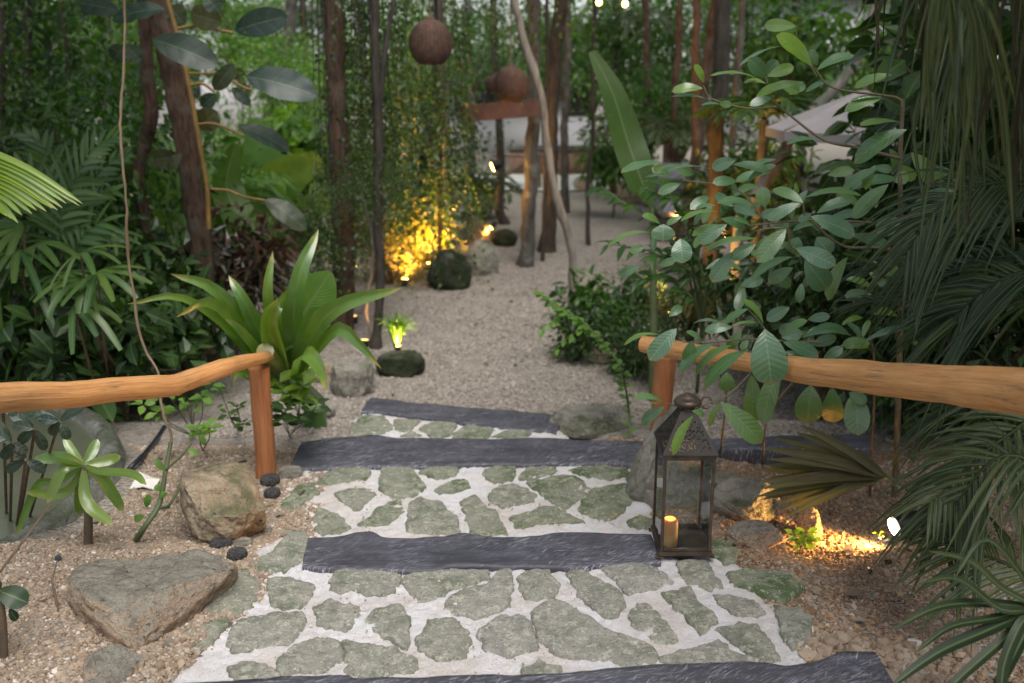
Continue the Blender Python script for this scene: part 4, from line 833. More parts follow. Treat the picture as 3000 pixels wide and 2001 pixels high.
mb = MB(); leaf_run(mb, P, .062, 64, np.random.default_rng(4), skip=.3); leaf_run(mb, P[3:], .05, 46, np.random.default_rng(5)); leaf_run(mb, [P[5], D(c5(1400, 640), 4.5), D(c5(1330, 700), 4.5)], .05, 12, np.random.default_rng(6)); leaf_run(mb, [P[4], D(c5(1500, 740), 4.5), D(c5(1400, 860), 4.5)], .058, 9, np.random.default_rng(8)); leaf_run(mb, P[:3], .045, 14, np.random.default_rng(9)); mb.obj('foliage', M['leaf_light'], ar)
b2 = on_ground(v(1600, 900)); br = thing('wispy_shrub', 'wispy willow-leaved shrub between the path and broad-leaved shrub', 'shrub', b2)
mb, ms_ = MB(), MB(); r = np.random.default_rng(14)
for q in ([(1570, 600), (1520, 520), (1440, 470), (1380, 430)], [(1590, 620), (1560, 480), (1480, 430)], [(1600, 640), (1500, 580), (1400, 560)], [(1620, 660), (1590, 560), (1550, 470), (1520, 420)], [(1600, 700), (1540, 640), (1470, 640)], [(1590, 560), (1650, 500), (1690, 440)]):
    P = [D(v(1610, 760), 4.6)] + [D(v(*k), 4.4) for k in q]; tube(ms_, smooth_path(P, 30), np.linspace(.007, .002, 30), 6, cap=False); leaf_run(mb, P[1:], .115, 26, r, LANCE, (.1, .7), .2)
tube(ms_, [b2, D(v(1610, 760), 4.6)], [.012, .008], 7); ms_.obj('stems', M['stem'], br); mb.obj('foliage', M['leaf_mid'], br)

# ================================================================== lily clump behind the left post
lb = on_ground(v(720, 985)); lb[1] += .05; ll = thing('lily_clump', 'big strap-leaved lily clump behind the left handrail post', 'plant', lb)
LD_ = 3.75
LILY = [  # control points (crop 4), width px, tint, depth at tip
 ([(1740,860),(1760,520),(1790,190)],85,.45,3.8),([(1790,850),(1950,420),(2090,50)],125,.15,3.9),([(1700,800),(1620,560),(1500,350)],115,.1,3.75),([(1660,770),(1450,480),(1120,340)],100,.3,3.6),
 ([(1650,740),(1250,520),(830,540)],60,.5,3.5),([(1680,810),(1420,545),(1155,625)],95,.35,3.45),([(1690,870),(1590,720),(1480,640)],70,.2,3.6),([(1720,880),(1760,650),(1825,500)],130,.6,3.6),([(1760,880),(1790,700),(1830,560)],90,.9,3.62),
 ([(1800,860),(2160,600),(2640,430)],120,.35,3.6),([(1820,880),(2200,720),(2350,790),(2505,965)],110,.2,3.5),([(1830,910),(1990,870),(2100,950),(2150,1120)],120,.3,3.35),([(1650,920),(1560,990),(1530,1100)],90,.25,3.7),([(1790,830),(1880,500),(1950,420)],90,.9,3.95),
 ([(1830,850),(2050,620),(2240,560)],110,.15,3.85),([(1680,880),(1500,700),(1340,560)],80,.15,3.9),([(1740,870),(1800,640),(1900,430)],100,.1,3.95),([(1700,930),(1640,1000),(1560,1060)],70,.3,3.75)]
for P, w_, ti, dt in LILY:
    mb = MB(); n = len(P); Q = [D(c4(*p), LD_ + (dt - LD_) * (k / (n - 1))) for k, p in enumerate(P)]; Q[0] = lb * .35 + Q[0] * .65
    wm = w_ / 2 / 2.24 / FPX * 3.9; mid = Q[n // 2]; ax = nrm(Q[-1] - Q[0]); vw = nrm(CAM - mid + np.array([0, 0, .6])); n0 = vw - ax * (vw @ ax)
    strap(mb, Q, wm, nrm(n0), ti, 18, 6, .28, .55, .62, .05); mb.obj('leaf', M['leaf_lily'], ll)
mb = MB(); B = D(c4(1830, 900), 3.95); T = D(c4(2170, 330), 4.05); S_ = smooth_path([B, D(c4(1980, 620), 4.0), T], 16)
blade(mb, S_, .085 * np.array([.06, .1, .2, .5, .8, 1, 1.15, 1.2, 1.25, 1.25, 1.2, 1.1, 1.0, .8, .55, .15]), nrm(CAM - B + [0, 0, .8]), .12, .75, 8, .04); mb.obj('leaf', M['leaf_banana'], ll)
mb = MB(); tube(mb, [lb - [0, 0, .05], lb + [.0, 0, .12], D(c4(1740, 850), LD_)], [.06, .055, .035], 14, .06); mb.obj('stem', M['leaf_lily'], ll)

# ================================================================== small helpers for plants
def oval_sprig(ml, hub, n, size, r, tint=(.3, .9), up=.5, tp=OVAL):
    a = r.uniform(0, 2 * PI) + np.arange(n) * 2.4; Y = np.stack([np.cos(a), np.sin(a), r.normal(size=n) * .25 + up * .5], -1); Z = np.array([0, -.3, 1.]) + r.normal(size=(n, 3)) * .2
    inst(ml, tp, np.repeat(np.asarray(hub)[None], n, 0) + Y * .005, Y, Z, size * r.uniform(.7, 1.15, n), r.uniform(*tint, n))
def sprig_plant(name, label, cat, base, hubs, size, n, mat, r, stemr=.003, tp=OVAL, tint=(.3, .9), smat='stem'):
    o = thing(name, label, cat, base); ml, ms_ = MB(), MB()
    for h in hubs:
        m_ = (np.asarray(base) + h) / 2 + r.normal(size=3) * .015; tube(ms_, smooth_path([base, m_, h], 10), np.linspace(stemr, stemr * .6, 10), 5, cap=False)
        oval_sprig(ml, h, n, size, r, tint, tp=tp); oval_sprig(ml, (m_ + h) / 2, max(2, n // 2), size * .9, r, tint, tp=tp)
    ml.obj('foliage', M[mat], o); ms_.obj('stems', M[smat], o); return o
r = np.random.default_rng(21)
sprig_plant('seedling', 'bright green bushy seedling just left of the left post', 'plant', on_ground(v(445, 1000)), [D(c4(*q), 3.75) for q in ((1100, 1130), (1250, 1200), (940, 1200), (1180, 1100), (1040, 1250), (1330, 1150), (1400, 1060))], .062, 5, 'leaf_light', r)
sprig_plant('seedling', 'low bright seedling with two dark lower leaves near the left post', 'plant', on_ground(v(465, 1035)), [D(c4(*q), 3.62) for q in ((1310, 1360), (1320, 1385), (1370, 1350))], .055, 6, 'leaf_light', r)
sprig_plant('seedling', 'loose seedling hugging the back of the left post', 'plant', on_ground(v(548, 985)), [D(c4(*q), 3.9) for q in ((1450, 1110), (1560, 1220), (1500, 1260), (1600, 1320))], .05, 5, 'leaf_mid', r)
sprig_plant('ground_plant', 'variegated yellow-green plant at the foot of the lily', 'plant', on_ground(v(690, 965)), [D(c4(*q), 3.85) for q in ((1900, 1120), (1990, 1080), (1830, 1060), (1960, 1180))], .095, 5, 'leaf_lily', r)
sprig_plant('ground_plant', 'dark low plant between the left post and the wide board', 'plant', on_ground(v(665, 1000)), [D(c4(*q), 3.8) for q in ((1880, 1230), (1960, 1290), (2080, 1200), (1860, 1300))], .075, 5, 'leaf_dark', r)
sprig_plant('seedling', 'tiny leafy seedling lit by the bright spotlight', 'plant', on_ground(v(1832, 1275)), [D(c9(*q), 3.05) for q in ((810, 580), (780, 640), (830, 640), (740, 600))], .036, 6, 'leaf_light', r, .002)
sprig_plant('seedling', 'sprout of three small leaves in front of the spotlight lens', 'plant', on_ground(v(2012, 1250)), [D(c9(1285, 590), 3.18)], .02, 4, 'leaf_light', r, .0015)
def tuft(name, label, cat, base, n, L, w, mat, r, spread=.6, tint=(.2, .9), parts=False):
    mb = MB()
    for k in range(n):
        a = r.uniform(0, 2 * PI); s = spread * r.uniform(.15, 1); ln = L * r.uniform(.6, 1.1); h = np.array([math.cos(a), math.sin(a), 0])
        P = [base + h * .012, base + h * s * ln * .4 + [0, 0, ln * .6], base + h * s * ln * r.uniform(.8, 1.1) + [0, 0, ln * r.uniform(.7, 1.0) * (1 - s * .4)]]
        strap(mb, P, w, nrm(-h + [0, 0, .8]), r.uniform(*tint), 7, 2, .3, .2, .6, 0)
    return tag(mb.obj(name, M[mat], origin=base), label, cat)
ft = on_ground(v(912, 838)); ft[2] += .1
tuft('grass_tuft', 'glowing yellow-green grass tuft on the flat black boulder', 'grass', ft, 110, .30, .0065, 'leaf_light', r, .7)
spotlight('small uplight hidden in the glowing grass tuft', ft + np.array([.015, -.04, .035]), ft + np.array([.0, .03, .5]), .016, .05, 8, 130, 'glow', .03, .8, (1, .68, .12))

# ================================================================== left foreground plants
def whorl(name, label, base, hub, tips, mat, depth, stem_r, smat='stem_brown', f=c7, sc=2.237, tints=None, w=70):
    o = thing(name, label, 'plant', base); mb = MB(); tube(mb, smooth_path([base - np.array([0, 0, .03]), (base + hub) / 2 + [.008, 0, 0], hub], 16), np.linspace(stem_r, stem_r * .6, 16), 10, .06, 20); mb.obj('stem', M[smat], o)
    mb = MB()
    for k, P in enumerate(tips):
        Q = [hub] + [D(f(*p), depth + (i + 1) * (.03 if k % 3 else -.05)) for i, p in enumerate(P)]; ax = nrm(Q[-1] - Q[0]); vw = nrm(CAM - hub + [0, 0, .7]); n0 = nrm(vw - ax * (vw @ ax))
        strap(mb, Q, (w / 2 / sc / FPX * depth) * rng.uniform(.75, 1.15), n0, (tints[k] if tints else rng.uniform(.2, .9)), 14, 4, .22, .6, .45, .05)
    mb.obj('foliage', M[mat], o); return o
wb_ = on_ground(v(200, 1252))
whorl('young_shrub', 'young long-leaved plant on a bare brown stem in left gravel', wb_, D(c7(550, 140), wb_[1] - .02), [[(420, 160), (310, 390)], [(535, 300), (520, 470)], [(660, 220), (810, 440)], [(570, 380), (740, 535)], [(600, 60), (640, -30)], [(480, 60), (420, -40)], [(400, 90), (210, 110)], [(700, 110), (790, 80)], [(380, 250), (250, 270), (110, 600)], [(650, 180), (870, 200), (960, 270)], [(430, 320), (170, 320)]], 'leaf_lily', wb_[1] - .02, .016, w=82)
r = np.random.default_rng(33)
o = thing('waterside_plant', 'dark glossy-leaved plant at the left edge beside the pond', 'plant', on_ground(v(30, 1300))); mb, ms_ = MB(), MB()
for hub, tips in (((390, 1310), [(180, 1260), (330, 1400), (560, 1210), (250, 1290), (450, 1430)]), ((230, 1360), [(80, 1330), (120, 1450), (300, 1500), (60, 1250)]), ((80, 1450), [(-60, 1380), (20, 1560), (180, 1520), (-40, 1300)]), ((170, 1560), [(40, 1640), (300, 1640), (100, 1490)]), ((20, 1200), [(-80, 1260), (110, 1270), (60, 1130)])):
    for tq in tips: hero_leaf(mb, None, c4, hub, tq, 62, rng.uniform(0, .4), 2.75 + rng.normal() * .06, k=.35)
    tube(ms_, smooth_path([on_ground(v(20, 1340)), D(c4(*hub), 2.75)], 8), .005, 6)
mb.obj('foliage', M['leaf_philo'], o); ms_.obj('stems', M['stem_brown'], o)
o = thing('leafy_sapling', 'dark sapling stems with one big leaf at lower left edge', 'plant', on_ground(v(8, 1510))); mb, ms_ = MB(), MB()
for tq, w_, hb_ in (((185, 1045), 130, (-20, 960)), ((110, 1160), 50, (60, 1080)), ((-60, 900), 90, (-20, 980))): hero_leaf(mb, None, c7, hb_, tq, w_, .1, 2.25, k=.35)
tube(ms_, smooth_path([on_ground(v(8, 1510)), D(c7(15, 1200), 2.25), D(c7(-15, 960), 2.25)], 14), .012, 8); ms2 = MB(); tube(ms2, smooth_path([D(c7(0, 840), 2.5), D(c7(150, 640), 2.6), D(c7(330, 400), 2.75)], 14), .004, 6); ms2.obj('stem', M['stem_brown'], o); mb.obj('foliage', M['leaf_dark'], o); ms_.obj('stems', M['stem_brown'], o)
# thin twigs standing in the gravel
mb = MB(); P = [on_ground(v(135, 1405)), D(c7(340, 900), 2.62), D(c7(372, 770), 2.66)]; tube(mb, P, [.004, .003, .0015], 6); tag(mb.obj('twig', M['stem_brown'], origin=P[0]), 'short bare twig sticking out of the gravel by the hose end', 'twig')
# hanging vine: tan upper run and the green rooted run below
o = thing('hanging_vine', 'long thin tan vine hanging down in front of the left trees', 'vine', on_ground(v(312, 1246)))
P = [D(c1(820, -260), 3.7), D(c1(822, 100), 3.7), D(c1(810, 400), 3.65), D(c1(795, 700), 3.6), D(c1(805, 1000), 3.55), D(c1(830, 1400), 3.5), D(c4(840, 220), 3.5), D(c4(868, 420), 3.48), D(c4(900, 650), 3.46), D(c4(950, 830), 3.44), D(c4(1010, 930), 3.42), D(c4(1042, 1010), 3.4), D(c4(1045, 1130), 3.36), D(c4(1075, 1250), 3.3), D(c4(1122, 1400), 3.22), D(c4(1100, 1560), 3.14)]
mb = MB(); Q = smooth_path(P, 120); Q += .004 * np.stack([fbm(Q * 14, 3), fbm(Q * 14 + 7, 3), 0 * Q[:, 0]], -1); tube(mb, Q, 0.0052 + .0012 * fbm(Q * 25, 2), 8); mb.obj('vine_stem', M['cane'], o)
mb = MB(); P = [D(c7(1118, -10), 3.16), D(c7(1082, 200), 3.1), D(c7(1040, 400), 3.05), D(c7(945, 550), 3.0), on_ground(v(308, 1246))]; tube(mb, smooth_path(P, 40), np.linspace(.007, .011, 40), 9, .1, 30)
tube(mb, smooth_path([D(c7(1085, 170), 3.1), D(c7(1180, 90), 3.1), D(c7(1255, 0), 3.12)], 12), .004, 6); tube(mb, smooth_path([D(c7(1040, 420), 3.05), D(c7(1110, 400), 3.02), D(c7(1175, 290), 3.05)], 12), .005, 6); mb.obj('rooted_stem', M['stem'], o)
mb = MB()
for b_, t_ in (((1050, 310), (1020, 270)), ((1060, 310), (1080, 350)), ((950, 470), (880, 500)), ((960, 420), (975, 330)), ((1080, 180), (1010, 100)), ((1230, 40), (1300, 70))): hero_leaf(mb, None, c7, b_, t_, 45, .5, 3.05, k=.45)
mb.obj('foliage', M['leaf_light'], o)

# feather palm shoots and lady palms on the left
o = thing('parlour_palm', 'feathery parlour palm with slim blunt leaflets at the left', 'palm', gp(*D(v(150, 700), 5.1)[:2])); k = 0
for P, L, n, dd in (([(580, 1500), (600, 1000), (740, 580), (930, 290), (1180, 150)], .28, 15, 4.95), ([(560, 1500), (480, 1000), (330, 620), (120, 480), (-60, 470)], .27, 13, 5.1), ([(600, 1550), (820, 1150), (1000, 1020), (1150, 1180)], .21, 9, 4.9), ([(560, 1500), (560, 900), (520, 500), (420, 250), (240, 130)], .26, 14, 5.3), ([(600, 1560), (760, 900), (1020, 480), (1280, 330)], .24, 13, 5.2), ([(500, 1560), (700, 1200), (900, 800), (1150, 700)], .22, 11, 5.0)):
    mb = MB(); frond(mb, None, [gp(*D(v(150, 700), 5.1)[:2]) * .0 + D(c10(*q), dd) for q in P], n, L, 0.015, .22, 1.0, (0, -.7, .7), .25, rng, .005, .22, 5, .15); mb.obj('frond', M['leaf_rhapis'], o); k += 1
def fanleaf(mb, hub, d, nrm_, n, L, w, r, spread=2.2, droop=.25, tint=(.1, .8)):
    d = nrm(d); N = nrm(np.asarray(nrm_) - d * (np.asarray(nrm_) @ d)); S = np.cross(d, N)
    for k in range(n):
        a = (k / (n - 1) - .5) * spread + r.normal() * .04; e = d * math.cos(a) + S * math.sin(a); ln = L * (1 - .15 * abs(a)) * r.uniform(.85, 1.1); t_ = np.linspace(0, 1, 7)[:, None]
        Q = hub + e * ln * t_ - np.array([0, 0, 1]) * ln * droop * t_ ** 2 * r.uniform(.6, 1.5); blade(mb, Q, w * np.array([.35, .8, 1, 1.05, 1, .9, .6]), N + r.normal(size=3) * .1, .22, r.uniform(*tint), 2)
def ladypalm(label, base, hubs, depth, L, w, r, n=6, mat='leaf_rhapis', group=None):
    o = thing('lady_palm', label, 'palm', base, group); ms_ = MB()
    for h in hubs:
        H_ = D(h, depth + r.normal() * .12); top = base + (H_ - base) * np.array([.75, .75, .7]); tube(ms_, smooth_path([base + r.normal(size=3) * [.06, .06, 0], top, H_], 12), np.linspace(.010, .004, 12), 7, cap=False)
        mb = MB(); dr = r.normal(size=3) * [1, .8, .35] + [0, -.15, .25]; fanleaf(mb, H_, dr, [0, -.35, 1], n, L * r.uniform(.8, 1.15), w, r, r.uniform(2.2, 3.6), r.uniform(.25, .6)); mb.obj('leaf', M[mat], o)
    ms_.obj('canes', M['cane'], o); return o
r = np.random.default_rng(51)
ladypalm('lady palm with broad ribbed segments at the far left', gp(*D(v(90, 800), 4.95)[:2]), [c4(*q) for q in ((120, 180), (200, 390), (60, 60), (230, 150), (20, 380), (-40, 200), (150, 30))], 4.9, .33, .018, r, 8)
ladypalm('lady palm whose yellow tips hang in front of the tan vine', gp(*D(v(235, 800), 4.95)[:2]), [c4(*q) for q in ((560, 390), (590, 430), (480, 560), (440, 330), (640, 330), (530, 200))], 4.6, .27, .016, r, 6)
ladypalm('shaded lady palm growing behind the left end of the handrail', gp(*D(v(40, 800), 5.3)[:2]), [v(*q) for q in ((30, 600), (120, 660), (200, 720), (60, 760), (230, 640), (150, 560), (10, 690))], 5.2, .3, .017, r, 7)
ladypalm('dim lady palm deep in the shade below the vine', gp(*D(v(270, 800), 5.6)[:2]), [v(*q) for q in ((250, 600), (310, 640), (210, 540), (290, 700), (180, 480), (330, 560), (100, 480))], 5.5, .3, .017, r, 7)
o = thing('fan_palm', 'pale striped fan palm leaf reaching in from the left edge', 'palm', gp(-1.75, 1.5)); mb = MB()
for k in range(13):
    s_ = D(c10(-260 + k * 6, 250 + k * 46), 3.25); e_ = D(c10(800 - k * 62 + r.normal() * 25, 820 + k * 14 + r.normal() * 25), 3.15); m_ = (s_ + e_) / 2 + [0, 0, .02]
    strap(mb, [s_, m_, e_], .0105, nrm(CAM - m_ + [0, 0, 1]), r.uniform(.55, 1), 9, 2, .5, .15, .35, 0)
mb.obj('leaf', M['leaf_lily'], o); base_ = gp(-1.75, 1.5)
for k in range(5):      # the rest of the palm, beyond the edge of the picture
    a_ = 2.2 + k * .75; h_ = base_ + np.array([math.cos(a_) * .5, math.sin(a_) * .5, .75 + .1 * k]); mb = MB(); fanleaf(mb, h_, [math.cos(a_), math.sin(a_), .25], [0, 0, 1], 12, .5, .016, r, 2.6, .3); mb.obj('leaf', M['leaf_lily'], o)
    mb = MB(); tube(mb, smooth_path([base_, base_ * .5 + h_ * .5 + [0, 0, .1], h_], 10), .009, 7); mb.obj('leafstalk', M['stem'], o)
mb = MB(); tube(mb, smooth_path([gp(-1.75, 1.5), gp(-1.75, 1.5) + [.05, .6, .75], D(c10(-260, 480), 3.25)], 12), .012, 8); mb.obj('leafstalk', M['stem'], o)

# ================================================================== palms at the lower right
r = np.random.default_rng(61)
pb = gp(2.05, 2.9); o = thing('feather_palm', 'dark green feather palm arching in from the right edge', 'palm', pb)
def c11(x, y): return (2300 + x / 3.357, 1200 + y / 3.357)
def c12(x, y): return (2300 + x / 3.357, 500 + y / 3.357)
mb = MB(); tube(mb, [pb - [0, 0, .1], pb + [0, 0, .5], pb + [.03, 0, 1.1]], [.07, .055, .05], 14, .08, 6); mb.obj('trunk', M['bark_red'], o)
FR = [ # ctrl, n, L, w, droop, ang, up, tint, depth0, depth1
 ([(2700, -150), (2330, 150), (1950, 430), (1600, 760), (1420, 920)], 24, .23, .0085, .55, 1.15, (-.45, -.7, .5), .55, c11, 2.55, 2.45),
 ([(2650, 1850), (2200, 1530), (1750, 1370), (1420, 1190)], 16, .24, .009, .5, 1.1, (0, -.6, .8), .3, c11, 2.25, 2.5),
 ([(2700, 800), (2350, 480), (2050, 500), (1700, 900), (1560, 1250)], 20, .3, .008, .6, 1.0, (0, -.5, .8), .35, c11, 2.4, 2.45),
 ([(2700, 1000), (2350, 1000), (2000, 1150), (1700, 1400), (1550, 1560)], 24, .3, .009, .5, 1.0, (0, -.6, .8), .1, c12, 2.5, 2.7),
 ([(2600, 200), (2200, 120), (1800, 180), (1450, 420), (1200, 800)], 26, .3, .008, .6, 1.0, (0, -.6, .8), .2, c12, 2.7, 2.8),
 ([(2500, 500), (2100, 480), (1600, 620), (1200, 860), (800, 930)], 28, .3, .008, .4, 1.0, (0, -.5, .9), .2, c12, 2.9, 3.25),
 ([(2500, 900), (2000, 860), (1600, 1000), (1100, 1250), (700, 1300)], 28, .28, .008, .4, 1.0, (0, -.5, .9), .15, c12, 3.0, 3.4),
 ([(2600, 1300), (2100, 1250), (1700, 1350), (1350, 1650)], 24, .28, .008, .5, 1.0, (0, -.5, .9), .15, c12, 2.6, 2.8),
 ([(2700, 300), (2300, -100), (1900, -200), (1500, 0)], 26, .32, .008, .55, 1.0, (0, -.5, .9), .15, c11, 2.6, 2.8)]
for P, n, L, w_, dr, an, up, ti, f, d0, d1 in FR:
    mb = MB(); Q = [D(f(*q), d0 + (d1 - d0) * k / (len(P) - 1)) for k, q in enumerate(P)]; frond(mb, None, Q, n, L, w_ * .85, dr, an, up, ti, r, .008, .06, 5, .2); mb.obj('frond', M['leaf_palm'], o)
o = thing('fan_palm', 'brownish fan palm leaf spread above the lit rocks', 'palm', gp(1.75, 3.35)); mb = MB(); hub = D(v(2030, 1092), 3.2)
for k in range(17):
    a = k / 16; tipx, tipy = [(np.interp(a, [0, .25, .5, .75, 1], [1845, 1760, 1745, 1742, 1790])), np.interp(a, [0, .25, .5, .75, 1], [975, 1040, 1085, 1135, 1182])]
    T_ = D(v(tipx + r.normal() * 12, tipy + r.normal() * 3), 3.02 + .05 * math.sin(k)); m_ = (hub * .55 + T_ * .45) + [0, 0, .012]
    strap(mb, [hub, m_, T_], .0165, nrm(CAM - m_ + [0, 0, .9]), r.uniform(.55, 1), 9, 2, .45, .18, .5, 0)
mb.obj('leaf', M['leaf_fan'], o); mb = MB(); tube(mb, smooth_path([gp(1.75, 3.35), D(v(2150, 1160), 3.3), hub], 10), .01, 8); mb.obj('leafstalk', M['stem'], o)
o = thing('dracaena', 'long strap-leaved plant fanning in from the bottom right corner', 'plant', gp(1.30, 2.02)); hub = D(v(2385, 1395), 2.05); mb = MB(); tube(mb, [gp(1.3, 2.02), hub], [.03, .025], 10); mb.obj('stem', M['stem_brown'], o)
for k, (P, w_, ti) in enumerate((([(2250, 1385), (2150, 1395), (2050, 1445)], 26, .2), ([(2260, 1450), (2150, 1500), (2040, 1580)], 34, .05), ([(2290, 1480), (2190, 1570), (2120, 1660)], 28, .2), ([(2300, 1350), (2230, 1290), (2130, 1265)], 22, .5), ([(2330, 1500), (2280, 1600), (2250, 1700)], 30, .1), ([(2330, 1300), (2260, 1240), (2190, 1330)], 18, .3), ([(2280, 1420), (2180, 1440), (2100, 1500)], 22, .1), ([(2340, 1440), (2300, 1560), (2330, 1700)], 30, .2), ([(2300, 1400), (2200, 1330), (2110, 1340)], 22, .3))):
    mb = MB(); Q = [hub] + [D(v(*q), 2.0 - .05 * i) for i, q in enumerate(P)]; m_ = Q[2]; strap(mb, Q, w_ / 2 * 1.276 / FPX * 2.0, nrm(CAM - m_ + [0, 0, 1.2]), ti, 14, 4, .3, .3, .5, .03); mb.obj('leaf', M['leaf_palm'], o)
# dead fan palm skirts hanging at the upper right
o = thing('skirted_palm', 'palm with a curtain of dry hanging leaves at upper right', 'palm', gp(1.75, 2.6)); mb = MB(); tube(mb, [gp(1.85, 2.75) - [0, 0, .1], gp(1.85, 2.75) + [0, 0, 1.2], gp(1.85, 2.75) + [0, 0, 2.2]], [.09, .08, .08], 14, .1, 6); mb.obj('trunk', M['bark_dark'], o)
mb = MB(); crown(mb, (2.2, 2.6, 2.65), (1.15, 1.3, .5), 60, 50, .16, LANCE, r, .6); crown(mb, (1.5, 1.7, 2.5), (.7, .8, .4), 30, 40, .16, LANCE, r, .6); mb.obj('crown', M['leaf_palm'], o)  # dense canopy added above view to darken the right edge
for fan in range(11):
    mb = MB(); hx, hy = r.uniform(2030, 2420), r.uniform(-260, 130); dp = r.uniform(1.95, 2.8); hub = D(v(hx, hy), dp)
    for k in range(16):
        ex = hx + r.normal() * 75 - (2400 - hx) * .10; ey = hy + r.uniform(260, 520) * (.8 + .4 * (hx > 2200)); T_ = D(v(ex, ey), dp + r.normal() * .05); m_ = D(v(hx + (ex - hx) * .62 + r.normal() * 18, hy + (ey - hy) * .38), dp + r.normal() * .05)
        strap(mb, [hub, m_, T_], r.uniform(.0025, .0065), nrm(CAM - m_ + r.normal(size=3) * .5), np.clip(r.normal() * .3 + .5, 0, 1), 8, 2, .5, .2, .5, 0)
    mb.obj('leaf', M['leaf_dry'] if fan % 3 < 1 else M['leaf_palm'], o)
# litter
mb = MB(); P = on_ground(v(1945, 1268)); hero_leaf(mb, None, c9, (1090, 655), (1085, 760), 85, .9, P[1], k=.4); tag(mb.obj('fallen_leaf', M['leaf_litter'], origin=P), 'pale dry leaf standing on gravel lit by the spotlight', 'leaf')
mb = MB(); P = on_ground(v(393, 1478)); hero_leaf(mb, None, c7, (1115, 1260), (1110, 1358), 78, .9, P[1] - .01, k=.4, tilt=2); tag(mb.obj('fallen_leaf', M['leaf_litter'], origin=P), 'pale oval leaf lying at the edge of the mortar', 'leaf')
for lab, f, b_, t_, w_ in (('curled brown leaf under the dark side of the spotlight', c9, (1490, 670), (1380, 690), 35), ('brown leaf lying on the coarse gravel near the bottom right', c9, (1340, 1090), (1250, 1140), 60), ('small brown curled leaf left of the pale pebbles', c9, (910, 990), (850, 960), 40), ('long dry leaf on gravel right of the young plant stem', c7, (700, 520), (590, 530), 26), ('dry leaf below the white paper scrap', c7, (900, 400), (800, 440), 40), ('small brown leaf beside the vine root', c7, (1090, 430), (1000, 450), 36), ('tiny dark leaf on the mortar near the nearest board', c8, (690, 1465), (625, 1490), 24), ('tiny brown leaf on the white mortar of the middle tread', c8, (-45, 372), (-75, 370), 16), ('narrow green leaf lying at the end of slanting board', c5, (1400, 1390), (1320, 1390), 24)):
    P = on_ground(f(*b_)); mb = MB(); hero_leaf(mb, None, f, b_, t_, w_, r.uniform(0, .6), P[1] - .01, k=.4, tilt=3, bend=.12); tag(mb.obj('fallen_leaf', M['leaf_litter'] if 'green' not in lab else M['leaf_light'], origin=P), lab, 'leaf')

for k in range(46):
    x, y = r.uniform(-1.2, 2.0), r.uniform(5.1, 9.5); P = gp(x, y) + [0, 0, .012]; a = r.uniform(0, 2 * PI); L = r.uniform(.03, .06); mb = MB()
    inst(mb, OVAL, P[None], np.array([[math.cos(a), math.sin(a), .15]]), np.array([[r.normal() * .3, r.normal() * .3, 1]]), L, np.array([r.random()]))
    tag(mb.obj('fallen_leaf', M['leaf_litter' if k % 2 else 'leaf_dark'], origin=P), 'small fallen leaf lying flat on the pale gravel path', 'leaf', 'fallen leaves scattered on the gravel path')

for k in range(34):
    left = k % 2; x, y = (r.uniform(-1.5, -.8), r.uniform(2.2, 4.0)) if left else (r.uniform(.85, 1.5), r.uniform(2.1, 3.6))
    if pond_d(x, y) < POND[2] + .15: continue
    P = gp(x, y) + [0, 0, .014]; a = r.uniform(0, 2 * PI); mb = MB()
    inst(mb, OVAL if k % 3 else LANCE, P[None], np.array([[math.cos(a), math.sin(a), .2]]), np.array([[r.normal() * .4, r.normal() * .4, 1]]), r.uniform(.03, .065), np.array([r.random()]))
    tag(mb.obj('fallen_leaf', M['leaf_litter' if k % 4 else 'leaf_red'], origin=P), 'small dry leaf lying on the gravel bed left of the steps' if left else 'small dry leaf lying on the gravel right of the steps', 'leaf', 'dry leaves on the left gravel bed' if left else 'dry leaves on the right gravel bed')
# ================================================================== trees one can tell apart
CR = {}
def crown_mesh(key, seed, rad, nc, nl, size, tp, droop=.4, cr=.32, fill=.45):
    mb = MB(); crown(mb, (0, 0, 0), rad, nc, nl, size, tp, np.random.default_rng(seed), droop, cr, fill); CR[key] = mb.mesh('crown_' + key, False)
crown_mesh('a', 1, (1, .9, .6), 60, 60, .085, SMALL); crown_mesh('b', 2, (1, .9, .7), 45, 45, .12, OVAL); crown_mesh('c', 3, (1, 1, .65), 90, 60, .05, SMALL, .8); crown_mesh('d', 4, (1, 1, .8), 40, 40, .14, LANCE, .7)
def put_crown(parent, key, c, s, mat, rz=0):
    o = bpy.data.objects.new('crown', CR[key].copy() if (key, mat) not in CR else CR[(key, mat)]); COL.objects.link(o)
    if (key, mat) not in CR: o.data.materials.clear(); o.data.materials.append(M[mat]); CR[(key, mat)] = o.data
    o.parent = parent; o.location = Vector([float(q) for q in np.asarray(c) - np.array(parent_loc(parent))]); o.scale = (s, s, s); o.rotation_euler = (0, 0, rz); return o
